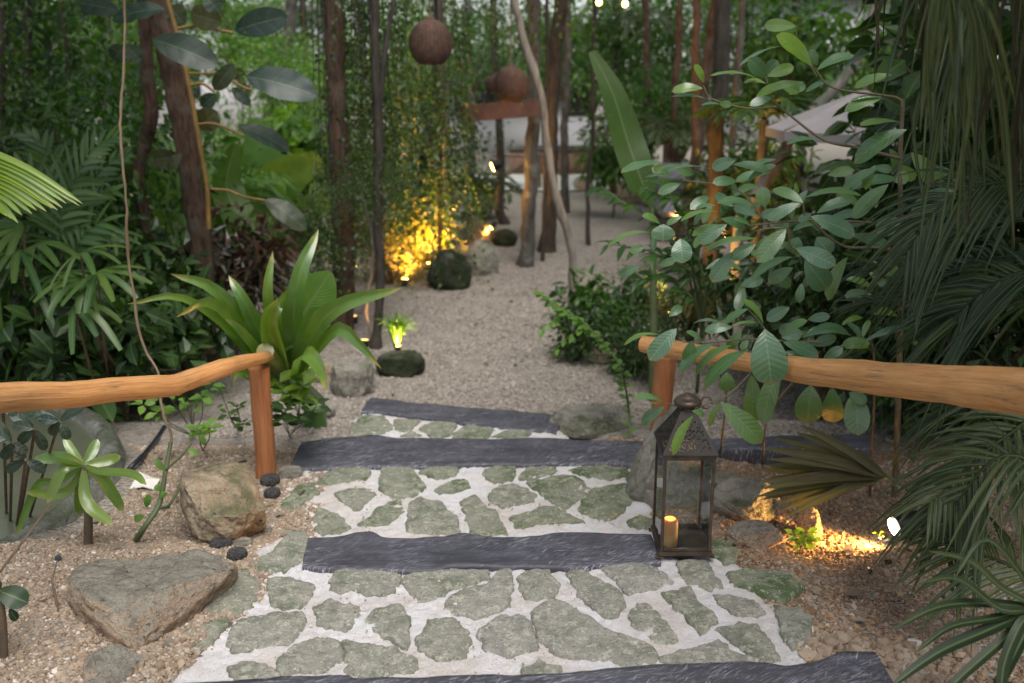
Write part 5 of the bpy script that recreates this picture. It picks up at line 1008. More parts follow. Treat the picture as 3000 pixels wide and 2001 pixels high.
def tree(label, pts, depth, r0, r1, mat, crowns=(), name='tree', cat='tree', top=3.2, lean=0, extra=(), group=None, seed=0, f=v):
    P = [D(f(*p), depth) for p in pts]; b = gp(P[0][0], depth)
    if P[0][2] - b[2] > .1: P = [b] + P
    else: P[0] = b
    T = P[-1] - P[-2]; T = T / max(T[2], .05) if T[2] > 0 else np.array([0, 0, 1.])
    T[:2] = np.clip(T[:2], -.5, .5)
    if top > P[-1][2]: P.append(P[-1] + T * (top - P[-1][2]) * np.array([.7, .7, 1]))
    o = thing(name, label, cat, b, group); mb = MB(); n = 110; Q = smooth_path([P[0] - [0, 0, .12]] + P, n); rr = np.linspace(r0, r1, n); rr[:12] *= np.linspace(1.5, 1.0, 12)
    Q += .016 * np.stack([fbm(Q * 3 + seed, 3), 0 * Q[:, 0], 0 * Q[:, 0]], -1); tube(mb, Q, rr, 20, .2, 9, seed=seed)
    for br, ra in extra: tube(mb, smooth_path(br, 24), np.linspace(ra, ra * .5, 24), 8, .1, 9, cap=False)
    tp_ = Q[-1]
    for k in range(4):
        a = k * 1.7 + seed; sp = min(.7, r1 * 14); e = tp_ + np.array([math.cos(a) * sp, math.sin(a) * sp, sp]); tube(mb, smooth_path([Q[-4 - k * 3], (tp_ + e) / 2 + [0, 0, .05], e], 10), np.linspace(r1 * .6, .01, 10), 6, cap=False)
    mb.obj('trunk', M[mat], o)
    for k, (key, dx, dy, dz, s, m) in enumerate(crowns): put_crown(o, key, tp_ + [dx, dy, dz], s, m, seed + k * 2.1)
    return o
CAN = lambda s_=1.6, m='leaf_fine', k='a': [(k, 0, .2, 1.7, s_ * .6, m)]
TA = tree('stout reddish-brown leaning tree on the left carrying climbing leaves', [(470, 835), (462, 620), (445, 470), (420, 300), (388, 130), (355, 0), (330, -120)], 5.9, .072, .058, 'bark_red', CAN(1.2), top=4.0, seed=1)
tree('slim bent brown tree just left of the stout leaning one', [(340, 620), (335, 520), (318, 400), (345, 270), (333, 120), (325, 0)], 6.2, .042, .036, 'bark_red', CAN(1.4), top=3.8, seed=2)
tree('thin dark tree near the upper left corner', [(75, 620), (68, 330), (62, 150), (57, 0)], 8.2, .035, .03, 'bark_dark', CAN(1.9), top=3.6, seed=3)
tree('thin dark tree cut by the left edge of the picture', [(8, 640), (2, 330), (0, 0)], 7.5, .04, .035, 'bark_dark', CAN(1.9), top=3.6, seed=4)
tree('thick mottled dark tree lit orange at its foot, left of centre', [(788, 765), (793, 620), (785, 430), (772, 220), (768, 0)], 6.9, .066, .06, 'bark_red', CAN(1.2), top=3.8, seed=5)
tE = D(v(868, 235), 6.5)
tree('slender dark forked tree behind the glowing grass tuft', [(866, 800), (870, 620), (868, 420), (866, 235), (862, 0)], 6.5, .03, .024, 'bark_dark', CAN(1.3, 'leaf_fine', 'c'), top=3.6, extra=[([tE - [0, 0, .1], D(v(885, 110), 6.55), D(v(905, 0), 6.6), D(v(925, -160), 6.7)], .02)], seed=6)
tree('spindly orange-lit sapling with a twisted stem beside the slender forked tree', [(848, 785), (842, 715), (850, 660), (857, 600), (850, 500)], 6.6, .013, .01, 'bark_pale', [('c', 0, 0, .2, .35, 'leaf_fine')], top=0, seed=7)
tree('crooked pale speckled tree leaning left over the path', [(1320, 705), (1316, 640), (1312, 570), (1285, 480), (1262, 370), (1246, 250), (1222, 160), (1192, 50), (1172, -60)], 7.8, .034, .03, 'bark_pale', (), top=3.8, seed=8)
tree('straight grey tree standing in the gravel path under the plank', [(1210, 614), (1214, 500), (1219, 400), (1223, 265), (1226, 0)], 9.4, .066, .058, 'bark_grey', (), top=4.0, seed=9)
tree('straight dark tree next to the grey one on the path', [(1257, 588), (1262, 440), (1264, 280), (1275, 140), (1285, 0)], 10.2, .072, .062, 'bark_dark', (), top=4.0, seed=10)
tree('far slim grey tree behind the crooked pale one', [(1296, 500), (1298, 300), (1303, 120), (1305, 0)], 13, .05, .045, 'bark_grey', (), top=4.2, seed=11)
tree('dark tree rising behind the top of the broad-leaved shrub', [(1632, 620), (1645, 350), (1655, 150), (1662, 0)], 8, .066, .06, 'bark_dark', CAN(1.9), top=4.0, seed=12)
tree('orange-lit slanting tree left of the dark tree at right', [(1560, 560), (1592, 400), (1610, 250), (1632, 80), (1645, 0)], 10.5, .06, .052, 'bark_red', (), top=4.0, seed=13)
tree('far thin reddish tree beside the tall banana leaf', [(1545, 520), (1545, 330), (1555, 120), (1560, 0)], 12, .04, .036, 'bark_red', (), top=4.0, seed=14)
tree('farthest brown tree above the banana leaf tip', [(1492, 480), (1490, 300), (1482, 140), (1480, 0)], 13.5, .05, .045, 'bark_red', (), top=4.2, seed=15)
tree('leaning pale grey branchless tree behind the broad leaves', [(1700, 520), (1772, 400), (1838, 285), (1948, 165), (2000, 50)], 7.2, .042, .034, 'bark_pale', CAN(1.5), top=3.6, seed=16)
tree('thin grey tree slanting behind the upper broad leaves', [(1668, 520), (1682, 320), (1695, 150), (1705, 0)], 11, .04, .035, 'bark_grey', CAN(1.8), top=4.0, seed=17)
tree('distant grey tree trunk in the bright gap at left', [(610, 520), (612, 330), (625, 240), (645, 150), (668, 40)], 15, .10, .08, 'bark_grey', CAN(1.2), top=4.4, seed=18)
tree('short dark rooty tree beside the far glowing lamp', [(1160, 555), (1145, 470), (1150, 400), (1146, 300), (1140, 200)], 12, .05, .04, 'bark_dark', (), top=3.6, seed=19)
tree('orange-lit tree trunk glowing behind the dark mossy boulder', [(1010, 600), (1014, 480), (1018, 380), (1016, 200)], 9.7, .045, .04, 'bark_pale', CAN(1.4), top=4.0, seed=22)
tree('thin stem rising from the dark leaves in the bed by the path', [(1352, 560), (1350, 430), (1360, 300), (1362, 150)], 10.5, .022, .02, 'bark_dark', (), top=3.6, seed=20)
tree('brown tree standing left of the dark tree behind the shrub', [(1585, 560), (1600, 330), (1596, 180), (1604, 0)], 9.2, .04, .036, 'bark_red', CAN(1.4), top=3.8, seed=21)
for k, (lb_, x, dp, r_, m) in enumerate((('tall dim tree far behind the wicker lanterns', 1075, 16, .07, 'bark_grey'), ('tall dim tree far off between dark left trees', 700, 17, .06, 'bark_dark'), ('far dark tree above the grey parasol', 1835, 13, .06, 'bark_dark'), ('far dim tree left of the stout leaning tree', 250, 13, .06, 'bark_dark'), ('far thin tree right of the grey parasol', 2060, 11, .05, 'bark_dark'), ('far slim tree behind the banana leaf', 1420, 17, .06, 'bark_dark'), ('far slim tree just right of the thick mottled one', 830, 15, .045, 'bark_grey'))):
    tree(lb_, [(x, 480), (x + 6, 250), (x - 5, 0)], dp, r_, r_ * .85, m, CAN(1.4) if k in (2, 3, 4) else (), top=4.4, seed=30 + k)

# climbing big-leaved vine on the stout tree
o = thing('climbing_vine', 'big-leaved climbing vine on the stout leaning tree', 'vine', gp(*D(v(480, 830), 5.8)[:2])); mb, ms_ = MB(), MB()
for b_, t_, w_, ti, dp in (((1080, 60), (735, 135), 110, .05, 5.3), ((780, 70), (515, 20), 110, .05, 5.4), ((1540, 200), (1890, 105), 165, .0, 5.4), ((1460, 150), (1250, 90), 150, .9, 5.6), ((1345, -30), (1440, 75), 110, .2, 5.3), ((1000, 258), (1435, 430), 185, .1, 5.2), ((1612, 500), (2085, 630), 200, .0, 5.3), ((1535, 420), (1405, 590), 105, .5, 5.4), ((1520, 575), (1645, 690), 70, .2, 5.5), ((1300, 840), (1425, 730), 150, 1, 5.7), ((1560, 830), (1900, 995), 120, .2, 5.4), ((1740, 1310), (2010, 1510), 130, .5, 5.5), ((820, 300), (745, 395), 120, .3, 5.7), ((830, 300), (925, 400), 110, .3, 5.7), ((1180, 1020), (960, 1060), 110, .9, 6.0), ((1100, 1120), (1190, 1010), 60, .8, 5.7), ((1420, 620), (1320, 700), 90, .1, 5.8), ((1210, 160), (1110, 40), 130, .6, 5.7)):
    hero_leaf(mb, None, c1, b_, t_, w_, ti, dp, k=.46, wave=.06, a=.7, bb=.6, bend=.07, tilt=.5 if ti < .3 else -.3)
mb.obj('foliage', M['leaf_philo'], o)
for P, r_ in (([(1085, -60), (1120, 80), (1170, 260), (1240, 560), (1290, 830), (1330, 1060), (1360, 1250), (1370, 1500)], .014), ([(1150, 190), (1300, 168), (1400, 190), (1530, 215)], .008), ([(1245, 560), (1330, 550), (1410, 605)], .008), ([(1530, 530), (1580, 565), (1650, 590)], .008), ([(1295, 815), (1420, 815), (1600, 890)], .007), ([(1385, 1240), (1500, 1250), (1600, 1290), (1740, 1315)], .007), ([(1240, 480), (1400, 480), (1530, 440)], .006)): tube(ms_, smooth_path([D(c1(*q), 5.62) for q in P], 30), r_, 8, .1, 20)
ms_.obj('stems', plain('orange_vine', (.22, .13, .035), .6, .3, 14), o)

# banana with its one tall leaf, and lime leaves behind the stout tree
def banana(label, leaves, base, depth, mat='leaf_banana'):
    o = thing('banana_plant', label, 'plant', base)
    for P, w_, ti, under in leaves:
        mb = MB(); Q = smooth_path([D(v(*q), depth + .05 * i) for i, q in enumerate(P)], 22); ax = nrm(Q[-1] - Q[0]); vw = nrm(CAM - Q[11] + [0, 0, .3]); n0 = nrm(vw - ax * (vw @ ax)) + np.cross(ax, vw) * .35
        n_ = 22; s_ = np.linspace(0, 1, n_); wf = np.where(s_ < .12, .08 + s_ * 5, np.minimum(1, np.maximum(1.04 - s_, .03) ** .55 * 1.35)); blade(mb, Q, w_ / 2 * 1.276 / FPX * depth * wf, n0, .14, ti, 8, .03); mb.obj('leaf', M[mat], o)
        mb = MB(); tube(mb, smooth_path([base, base * .5 + Q[0] * .5 + [0, 0, .1], Q[0]], 12), np.linspace(.03, .012, 12), 9); mb.obj('leafstalk', M['stem'], o)
    return o
banana('single tall olive green banana leaf standing right of the path', [([(1497, 478), (1462, 385), (1440, 320), (1405, 210), (1358, 118)], 78, .25, 0)], gp(*D(v(1515, 560), 5.4)[:2]), 5.4)
banana('lime green broad leaves glowing behind the two left trunks', [([(385, 470), (380, 380), (350, 300)], 110, .9, 0), ([(400, 540), (378, 440), (362, 370)], 90, 1.0, 0), ([(470, 520), (505, 450), (470, 370)], 60, .9, 0), ([(560, 520), (520, 430), (540, 330)], 80, .4, 0)], gp(*D(v(430, 600), 7.2)[:2]), 7.2)
banana('broad green leaves in the bright gap below the climbing leaves', [([(590, 520), (640, 420), (735, 360)], 120, .5, 0), ([(560, 500), (600, 380), (580, 270)], 110, .2, 0), ([(620, 520), (560, 450), (480, 400)], 90, .3, 0), ([(640, 520), (720, 470), (770, 480)], 70, .4, 0)], gp(*D(v(620, 620), 9.5)[:2]), 9.5, 'leaf_light')

# ================================================================== weeping fine-leaved trees in the middle, lit from below
r = np.random.default_rng(71)
def weeper(label, base, xr, yr, dr, n, length, r, key='leaf_fine', size=.042, dens=None):
    o = thing('weeping_tree', label, 'tree', base); ml, ms_ = MB(), MB(); S_ = []
    while len(S_) < n:
        x, y = r.uniform(*xr), r.uniform(*yr)
        if dens is None or r.random() < dens(x, y): S_.append(D(v(x, y), r.uniform(*dr)))
    weep(ml, ms_, S_, length, .35, size, OVAL, r, .036, (0, 1), .0022); ml.obj('foliage', M[key], o)
    tm = MB(); top = base + [0, 0, 3.4]; tube(tm, smooth_path([base, base + [.03, 0, 1.5], top], 20), np.linspace(.022, .014, 20), 8, .1, 8)
    for q in S_[::9]: tube(tm, smooth_path([base + [0, 0, 2.7 + .6 * r.random()], (base + [0, 0, 3.3] + q) / 2 + [0, 0, .4], q], 8), np.linspace(.006, .002, 8), 5, cap=False)
    tm.obj('trunk', M['bark_dark'], o); return o
weeper('weeping small-leaved tree trailing foliage over the slender forked tree', gp(*D(v(868, 700), 7.2)[:2]), (800, 940), (-140, 430), (6.6, 8.0), 250, .62, r)
weeper('weeping small-leaved tree glowing amber behind the dark mossy boulder', gp(*D(v(1010, 700), 9.0)[:2]), (900, 1070), (60, 500), (8.2, 9.4), 230, .62, r, 'leaf_fine', size=.05)
weeper('weeping small-leaved tree draping the thick mottled trunk', gp(*D(v(785, 700), 7.3)[:2]), (735, 860), (-150, 380), (6.9, 7.8), 110, .55, r)
weeper('wispy bamboo-like tree trailing below the thick mottled trunk', gp(*D(v(770, 700), 7.15)[:2]), (720, 830), (420, 600), (6.4, 7.1), 80, .32, r, size=.038)
weeper('drooping fine-leaved tree at the upper left', gp(-3.2, 7.4), (-60, 340), (-200, 240), (6.4, 8.2), 130, .6, r, size=.055)
weeper('drooping fine-leaved tree at the very top above the wicker lanterns', gp(.3, 9.6), (930, 1320), (-220, 90), (8.6, 11), 130, .55, r, size=.06)

# ================================================================== shrubs and palms filling the garden
PR = {}
def shrub_proto(key, seed, tp, size, nc, nl, mat, droop=.3, rad=(1, .9, .85)):
    mb = MB(); rr = np.random.default_rng(seed); cc = crown(mb, (0, 0, .75), rad, nc, nl, size, tp, rr, droop, .34, .5)
    ms_ = MB()
    for q in cc[:16]: tube(ms_, smooth_path([(0, 0, -.3), q * .5 + np.array([0, 0, .1]), q], 8), np.linspace(.025, .008, 8), 5, cap=False)
    PR[key] = (mb.mesh('foliage_' + key, False), ms_.mesh('stems_' + key), mat)
shrub_proto('small', 5, SMALL, .12, 46, 40, 'leaf_dark'); shrub_proto('oval', 6, OVAL, .22, 34, 26, 'leaf_dark'); shrub_proto('lance', 7, LANCE, .34, 30, 24, 'leaf_mid', .5); shrub_proto('big', 8, OVAL, .38, 22, 14, 'leaf_mid', .5); shrub_proto('fine', 9, SMALL, .085, 60, 60, 'leaf_fine', .6)
def shrub(label, vx, vy, depth, s, key, mat=None, name='shrub', group=None, rz=None):
    c = D(v(vx, vy), depth); g_ = float(gz(c[0], c[1])); o = thing(name, label, 'shrub', (c[0], c[1], g_), group)
    fm, sm, m0 = PR[key]; k = (key, mat or m0)
    if k not in PR: me = fm.copy(); me.materials.clear(); me.materials.append(M[mat or m0]); PR[k] = me
    if not sm.materials: sm.materials.append(M['stem_brown'])
    dz = c[2] - g_ - .75 * s
    for nm, me in (('foliage', PR[k]), ('stems', sm)):
        q = bpy.data.objects.new(nm, me); COL.objects.link(q); q.parent = o; q.location = (0, 0, dz if nm == 'foliage' else min(dz, 0) if dz < 0 else dz); q.scale = (s, s, s); q.rotation_euler = (0, 0, rz if rz is not None else vx * .37)
    if dz > .3 * s:
        mb = MB(); tube(mb, [(c[0], c[1], g_ - .05), (c[0] + .03, c[1], g_ + dz)], [.02, .014], 6); mb.obj('stem', M['stem_brown'], o)
    return o
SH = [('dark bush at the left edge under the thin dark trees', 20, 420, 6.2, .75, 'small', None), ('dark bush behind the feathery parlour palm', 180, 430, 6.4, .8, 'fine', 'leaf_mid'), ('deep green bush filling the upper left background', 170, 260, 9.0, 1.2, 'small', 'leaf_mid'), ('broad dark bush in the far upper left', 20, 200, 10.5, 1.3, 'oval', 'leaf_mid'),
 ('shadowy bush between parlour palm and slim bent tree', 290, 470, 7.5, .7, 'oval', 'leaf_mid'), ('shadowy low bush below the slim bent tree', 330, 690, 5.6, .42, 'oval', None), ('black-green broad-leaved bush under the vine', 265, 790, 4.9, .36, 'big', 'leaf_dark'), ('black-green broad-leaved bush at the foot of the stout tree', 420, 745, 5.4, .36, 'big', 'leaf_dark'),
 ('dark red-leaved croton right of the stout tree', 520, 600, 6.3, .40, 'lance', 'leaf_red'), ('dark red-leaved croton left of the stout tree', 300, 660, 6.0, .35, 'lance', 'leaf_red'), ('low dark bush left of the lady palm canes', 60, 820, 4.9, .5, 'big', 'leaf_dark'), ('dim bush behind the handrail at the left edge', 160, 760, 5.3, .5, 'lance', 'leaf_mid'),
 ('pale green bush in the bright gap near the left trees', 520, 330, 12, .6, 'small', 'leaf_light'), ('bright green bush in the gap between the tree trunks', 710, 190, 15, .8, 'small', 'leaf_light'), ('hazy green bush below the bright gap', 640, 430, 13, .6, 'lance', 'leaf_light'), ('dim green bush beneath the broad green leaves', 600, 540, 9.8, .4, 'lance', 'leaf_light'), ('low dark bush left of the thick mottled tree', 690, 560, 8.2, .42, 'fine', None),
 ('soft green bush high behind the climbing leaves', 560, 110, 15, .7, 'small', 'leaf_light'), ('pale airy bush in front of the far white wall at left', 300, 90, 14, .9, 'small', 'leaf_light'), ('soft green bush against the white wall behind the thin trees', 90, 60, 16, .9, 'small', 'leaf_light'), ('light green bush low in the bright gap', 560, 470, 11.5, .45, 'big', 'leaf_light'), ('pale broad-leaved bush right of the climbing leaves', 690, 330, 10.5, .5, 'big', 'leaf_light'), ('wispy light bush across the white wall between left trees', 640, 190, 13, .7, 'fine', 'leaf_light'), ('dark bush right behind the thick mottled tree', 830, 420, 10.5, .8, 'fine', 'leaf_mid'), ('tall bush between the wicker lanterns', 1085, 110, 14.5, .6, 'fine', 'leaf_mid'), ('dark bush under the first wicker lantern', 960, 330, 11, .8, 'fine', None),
 ('bushy fern mass lit amber beside the dark boulder', 985, 520, 9.6, .36, 'lance', 'leaf_amber_glow'), ('low amber-lit bush behind the spindly sapling', 900, 600, 8.6, .36, 'fine', 'leaf_amber_glow'), ('dark bush growing around the rooty tree', 1095, 445, 12.5, .36, 'lance', 'leaf_dark'), ('airy bush high above the red plank', 1290, 110, 17, .8, 'fine', 'leaf_mid'),
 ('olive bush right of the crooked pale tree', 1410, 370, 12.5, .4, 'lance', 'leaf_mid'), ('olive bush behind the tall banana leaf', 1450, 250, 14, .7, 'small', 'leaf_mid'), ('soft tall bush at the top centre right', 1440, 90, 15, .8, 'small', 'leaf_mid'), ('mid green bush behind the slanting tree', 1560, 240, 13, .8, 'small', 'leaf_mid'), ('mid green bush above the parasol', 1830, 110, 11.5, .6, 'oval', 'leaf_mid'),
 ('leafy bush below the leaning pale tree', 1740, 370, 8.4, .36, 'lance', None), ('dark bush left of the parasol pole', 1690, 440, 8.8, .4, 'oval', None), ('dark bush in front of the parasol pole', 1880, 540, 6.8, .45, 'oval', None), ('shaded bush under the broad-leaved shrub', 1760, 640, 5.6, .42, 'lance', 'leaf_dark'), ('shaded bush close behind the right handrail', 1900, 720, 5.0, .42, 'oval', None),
 ('shaded bush deep behind the feather palm', 2100, 700, 4.8, .6, 'small', None), ('tall shaded bush at the right edge', 2290, 560, 4.4, .75, 'small', None), ('tall dark bush behind the dry hanging leaves', 2260, 330, 5.4, .7, 'oval', None), ('tall dark bush at the upper right corner', 2330, 200, 4.6, .8, 'oval', None), ('wide dark bush right of the parasol', 2190, 230, 8.5, .5, 'small', 'leaf_mid'), ('small yellow-lit bush glimpsed left of the wispy shrub stems', 1585, 690, 6.3, .28, 'lance', 'leaf_amber_glow'),
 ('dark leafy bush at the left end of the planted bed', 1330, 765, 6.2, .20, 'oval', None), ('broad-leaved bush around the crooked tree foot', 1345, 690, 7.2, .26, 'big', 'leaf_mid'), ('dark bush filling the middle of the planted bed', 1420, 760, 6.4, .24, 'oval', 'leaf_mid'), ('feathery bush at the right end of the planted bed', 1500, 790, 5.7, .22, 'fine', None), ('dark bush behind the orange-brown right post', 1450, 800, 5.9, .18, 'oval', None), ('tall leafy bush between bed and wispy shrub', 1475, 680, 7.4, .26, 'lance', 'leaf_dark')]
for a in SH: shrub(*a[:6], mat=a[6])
LB = ('leafy bush before the white wall, far left of the thin trees', 'leafy bush before the white wall, behind the slim bent tree', 'leafy bush before the white wall, behind the climbing leaves', 'leafy bush before the white wall, left of the thick mottled tree', 'leafy bush before the white wall, above the amber glow', 'leafy bush before the white wall, above the smaller wicker lantern', 'leafy bush before the white wall, over the banana leaf tip', 'leafy bush before the white wall, left of the dark tree at right', 'leafy bush before the white wall, above the top shrub leaves', 'leafy bush before the white wall, above the parasol', 'leafy bush before the white wall, beside the dry hanging leaves')
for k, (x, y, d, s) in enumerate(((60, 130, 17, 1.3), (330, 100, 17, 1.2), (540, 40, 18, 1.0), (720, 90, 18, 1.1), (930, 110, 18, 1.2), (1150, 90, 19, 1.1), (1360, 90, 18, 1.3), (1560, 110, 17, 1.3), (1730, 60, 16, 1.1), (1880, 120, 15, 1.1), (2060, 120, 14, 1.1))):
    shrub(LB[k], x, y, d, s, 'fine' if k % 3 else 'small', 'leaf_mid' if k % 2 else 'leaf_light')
# dark hedge-like bushes low on both far sides, seen between stems
for k, (x, y, d, s) in enumerate(((-120, 560, 6.5, .8), (-250, 300, 8, 1.2), (2480, 420, 5, .9), (2420, 760, 4.6, .7), (2250, 820, 4.6, .45))):
    shrub(('dark bush just past the left edge below the thin trees', 'tall dark bush beyond the upper left edge', 'tall dark bush beyond the right edge', 'dark bush beyond the right edge behind the handrail', 'low dark bush under the drooping feather palm fronds')[k], x, y, d, s, 'small')
# feather palms in the distance
def palm(label, vx, vy, depth, n, L, r, mat='leaf_palm', tint=.6, ll=.35, w=.014, trunk=True, up=.75, name='feather_palm'):
    c = D(v(vx, vy), depth); b = gp(c[0], c[1]); o = thing(name, label, 'palm', b)
    if trunk: mb = MB(); tube(mb, smooth_path([b - [0, 0, .05], (b + c) / 2, c], 12), np.linspace(.05, .035, 12), 10, .1, 9); mb.obj('trunk', M['bark_grey'], o)
    for k in range(n):
        a = k * 2.4 + r.normal() * .2; h = np.array([math.cos(a), math.sin(a), 0]); u_ = up * r.uniform(.6, 1.2); mb = MB(); ln = L * r.uniform(.8, 1.15)
        frond(mb, None, [c, c + h * ln * .35 + [0, 0, ln * .45 * u_], c + h * ln * .75 + [0, 0, ln * .5 * u_], c + h * ln * 1.1 + [0, 0, ln * .2 * u_]], 18, ll, w, .35, 1.0, (0, 0, 1), tint, r, .008, .12, 4, .2); mb.obj('frond', M[mat], o)
    return o
r = np.random.default_rng(81)
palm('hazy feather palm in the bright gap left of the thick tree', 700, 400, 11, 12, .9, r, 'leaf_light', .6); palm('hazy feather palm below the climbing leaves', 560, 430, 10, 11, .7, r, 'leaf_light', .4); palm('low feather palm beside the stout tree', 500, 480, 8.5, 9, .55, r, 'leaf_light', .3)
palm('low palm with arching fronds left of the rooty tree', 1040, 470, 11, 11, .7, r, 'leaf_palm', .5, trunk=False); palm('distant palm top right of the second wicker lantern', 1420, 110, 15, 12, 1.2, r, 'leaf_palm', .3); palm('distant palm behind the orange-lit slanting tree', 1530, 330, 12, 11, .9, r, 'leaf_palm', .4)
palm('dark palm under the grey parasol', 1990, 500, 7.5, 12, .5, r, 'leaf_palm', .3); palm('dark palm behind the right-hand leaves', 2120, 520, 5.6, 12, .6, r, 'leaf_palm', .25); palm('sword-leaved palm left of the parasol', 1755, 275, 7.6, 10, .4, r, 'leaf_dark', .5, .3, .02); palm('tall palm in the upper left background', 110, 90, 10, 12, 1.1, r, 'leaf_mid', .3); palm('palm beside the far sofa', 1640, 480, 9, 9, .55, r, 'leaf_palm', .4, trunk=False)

# unseen trees added for the shade of their canopies
for k, (x, y, z, s, key) in enumerate(((-5.2, 7.5, 4.8, 1.8, 'a'), (4.6, 6.4, 4.6, 2.0, 'a'), (-5.5, 15, 5.4, 2.0, 'a'), (5.8, 14, 5.4, 2.4, 'b'), (2.9, 3.8, 3.2, 1.7, 'b'), (-3.4, 4.4, 3.4, 1.6, 'b'))):
    b = gp(x + .6 * np.sign(x), y + .5); o = thing('tree', ('tall unseen tree added to shade the left side', 'tall unseen tree added to shade the right side', 'farthest unseen tree added to shade the left side', 'farthest unseen tree added to shade the right side', 'unseen shade tree added beside the dry hanging palm', 'unseen shade tree added beyond the lady palms')[k], 'tree', b)
    mb = MB(); tube(mb, smooth_path([b - [0, 0, .1], (b + [x, y, z]) / 2 + [.1, 0, 0], [x, y, z]], 16), np.linspace(.11, .06, 16), 10, .1, 5); mb.obj('trunk', M['bark_dark'], o)
    put_crown(o, key, (x, y, z), s, 'leaf_dark', k); put_crown(o, 'b', (x + .8, y - .4, z - .3), s * .7, 'leaf_dark', k * 2)

# ================================================================== things hanging and standing in the garden
t = NT('wicker_weave'); vec, x = t.attr()
wv = t.n('TexWave', {'Vector': t.n('CombineXYZ', {0: x[0], 1: 0.0, 2: 0.0}).outputs[0], 'Scale': 10.0}, wave_type='BANDS', bands_direction='X'); n1 = t.noise(t.obj(), 30, 4)
col = t.mix(t.ramp(n1, .35, .65), (.07, .036, .024), (.13, .07, .047)); col = t.mix(t.math('MULTIPLY', t.math('SUBTRACT', 1.0, wv.outputs['Fac']), .3), col, (.05, .028, .02))
M['wicker'] = t.done(t.pbsdf(col, .8, t.bump(wv.outputs['Fac'], .5, .004)))
def wicker(label, vx, vy, wpx, depth, flat=.78, cord=1.6):
    c = D(v(vx, vy), depth); R_ = wpx / 2 * 1.276 / FPX * depth; o = thing('wicker_lantern', label, 'lantern', c); mb = MB(); n = 54; pr_ = []
    for k in range(n):
        ph = .22 + (2.62 - .22) * k / (n - 1); rip = 1 + .03 * (1 if k % 2 else -1); pr_.append((R_ * math.sin(ph) * rip, R_ * math.cos(ph) * 1.06))
    pr_ = pr_ + [(R_ * .44, -R_ * .93), (R_ * .42, -R_ * .6)]; lathe(mb, c, pr_[::-1], 44); mb.obj('shade', M['wicker'], o)
    mb = MB(); lathe(mb, c + [0, 0, R_ * 1.02], [(R_ * .24, 0), (R_ * .2, R_ * .1), (R_ * .08, R_ * .22), (0, R_ * .25)][::-1], 20); mb.obj('cap', M['wicker'], o)
    mb = MB(); tube(mb, [c + [0, 0, R_ * 1.2], c + [.0, 0, cord]], .005, 6, cap=False); mb.obj('cord', M['cane'], o); return o
wicker('larger round wicker lantern hanging at the top centre', 989, 100, 97, 6.3); wicker('smaller round wicker lantern hanging over the red plank', 1173, 196, 78, 8.3); wicker('dark wicker ball lantern half hidden behind the smaller lantern', 1133, 196, 40, 11.5); wicker('tiny distant wicker lantern left of the thick mottled tree', 708, 241, 24, 14)
pm = MB(); A_, B_ = D(v(1055, 262), 9.2), D(v(1240, 246), 9.25); hp = .085
for s in range(1): 
    bm = bmesh.new(); bmesh.ops.create_cube(bm, size=1); ln = np.linalg.norm(B_ - A_)
    bmesh.ops.subdivide_edges(bm, edges=bm.edges[:], cuts=6, use_grid_fill=True); V = np.array([q.co[:] for q in bm.verts]); bmesh.ops.triangulate(bm, faces=bm.faces[:]); F = [[q.index for q in f.verts] for f in bm.faces]; bm.free()
    an = math.atan2(B_[2] - A_[2], B_[0] - A_[0]); V = V * [ln, .05, hp * 1.75]; V += .004 * fbm(V * 7, 3)[:, None]; V = np.c_[V[:, 0] * math.cos(an) - V[:, 2] * math.sin(an), V[:, 1], V[:, 0] * math.sin(an) + V[:, 2] * math.cos(an)]; pm.add(V + (A_ + B_) / 2, None, F)
tag(pm.obj('wooden_plank', plain('red_plank_wood', (.085, .042, .032), .8, .35, 9), smooth=False, origin=(A_ + B_) / 2), 'weathered red-brown plank fixed across the trees over the path', 'plank')
# parasol
pc = D(v(1980, 240), 6.8); pb_ = gp(pc[0], pc[1]); o = thing('parasol', 'grey fabric parasol on a thin pole at the right', 'parasol', pb_); mb = MB(); W_ = .62; top = np.array([pc[0], pc[1], pc[2] + .10]); ring = []
for k in range(8):
    a = k * PI / 4 + .4; ring.append([pc[0] + W_ * math.cos(a), pc[1] + W_ * math.sin(a), pc[2] - .16])
for k in range(8):
    p0, p1 = np.array(ring[k]), np.array(ring[(k + 1) % 8]); m_ = (p0 + p1) / 2 * .96 + pc * .04
    mb.add([top, p0, p1, p0 - [0, 0, .06], p1 - [0, 0, .06], (p0 + p1) / 2 + (top - (p0 + p1) / 2) * .5 - [0, 0, .02]], [[1, 3, 4, 2]], [[0, 1, 5], [1, 2, 5], [2, 0, 5]])
mb.obj('canopy', plain('grey_canvas', (.30, .275, .275), .9, .1, 5), o, smooth=False); mb = MB(); tube(mb, [pb_, top + [0, 0, .05]], .02, 10); mb.obj('pole', M['cane'], o)
mb = MB()
for k in range(8): tube(mb, [top - [0, 0, .05], np.array(ring[k]) + [0, 0, .005]], .006, 5, cap=False)
mb.obj('ribs', M['cane'], o)
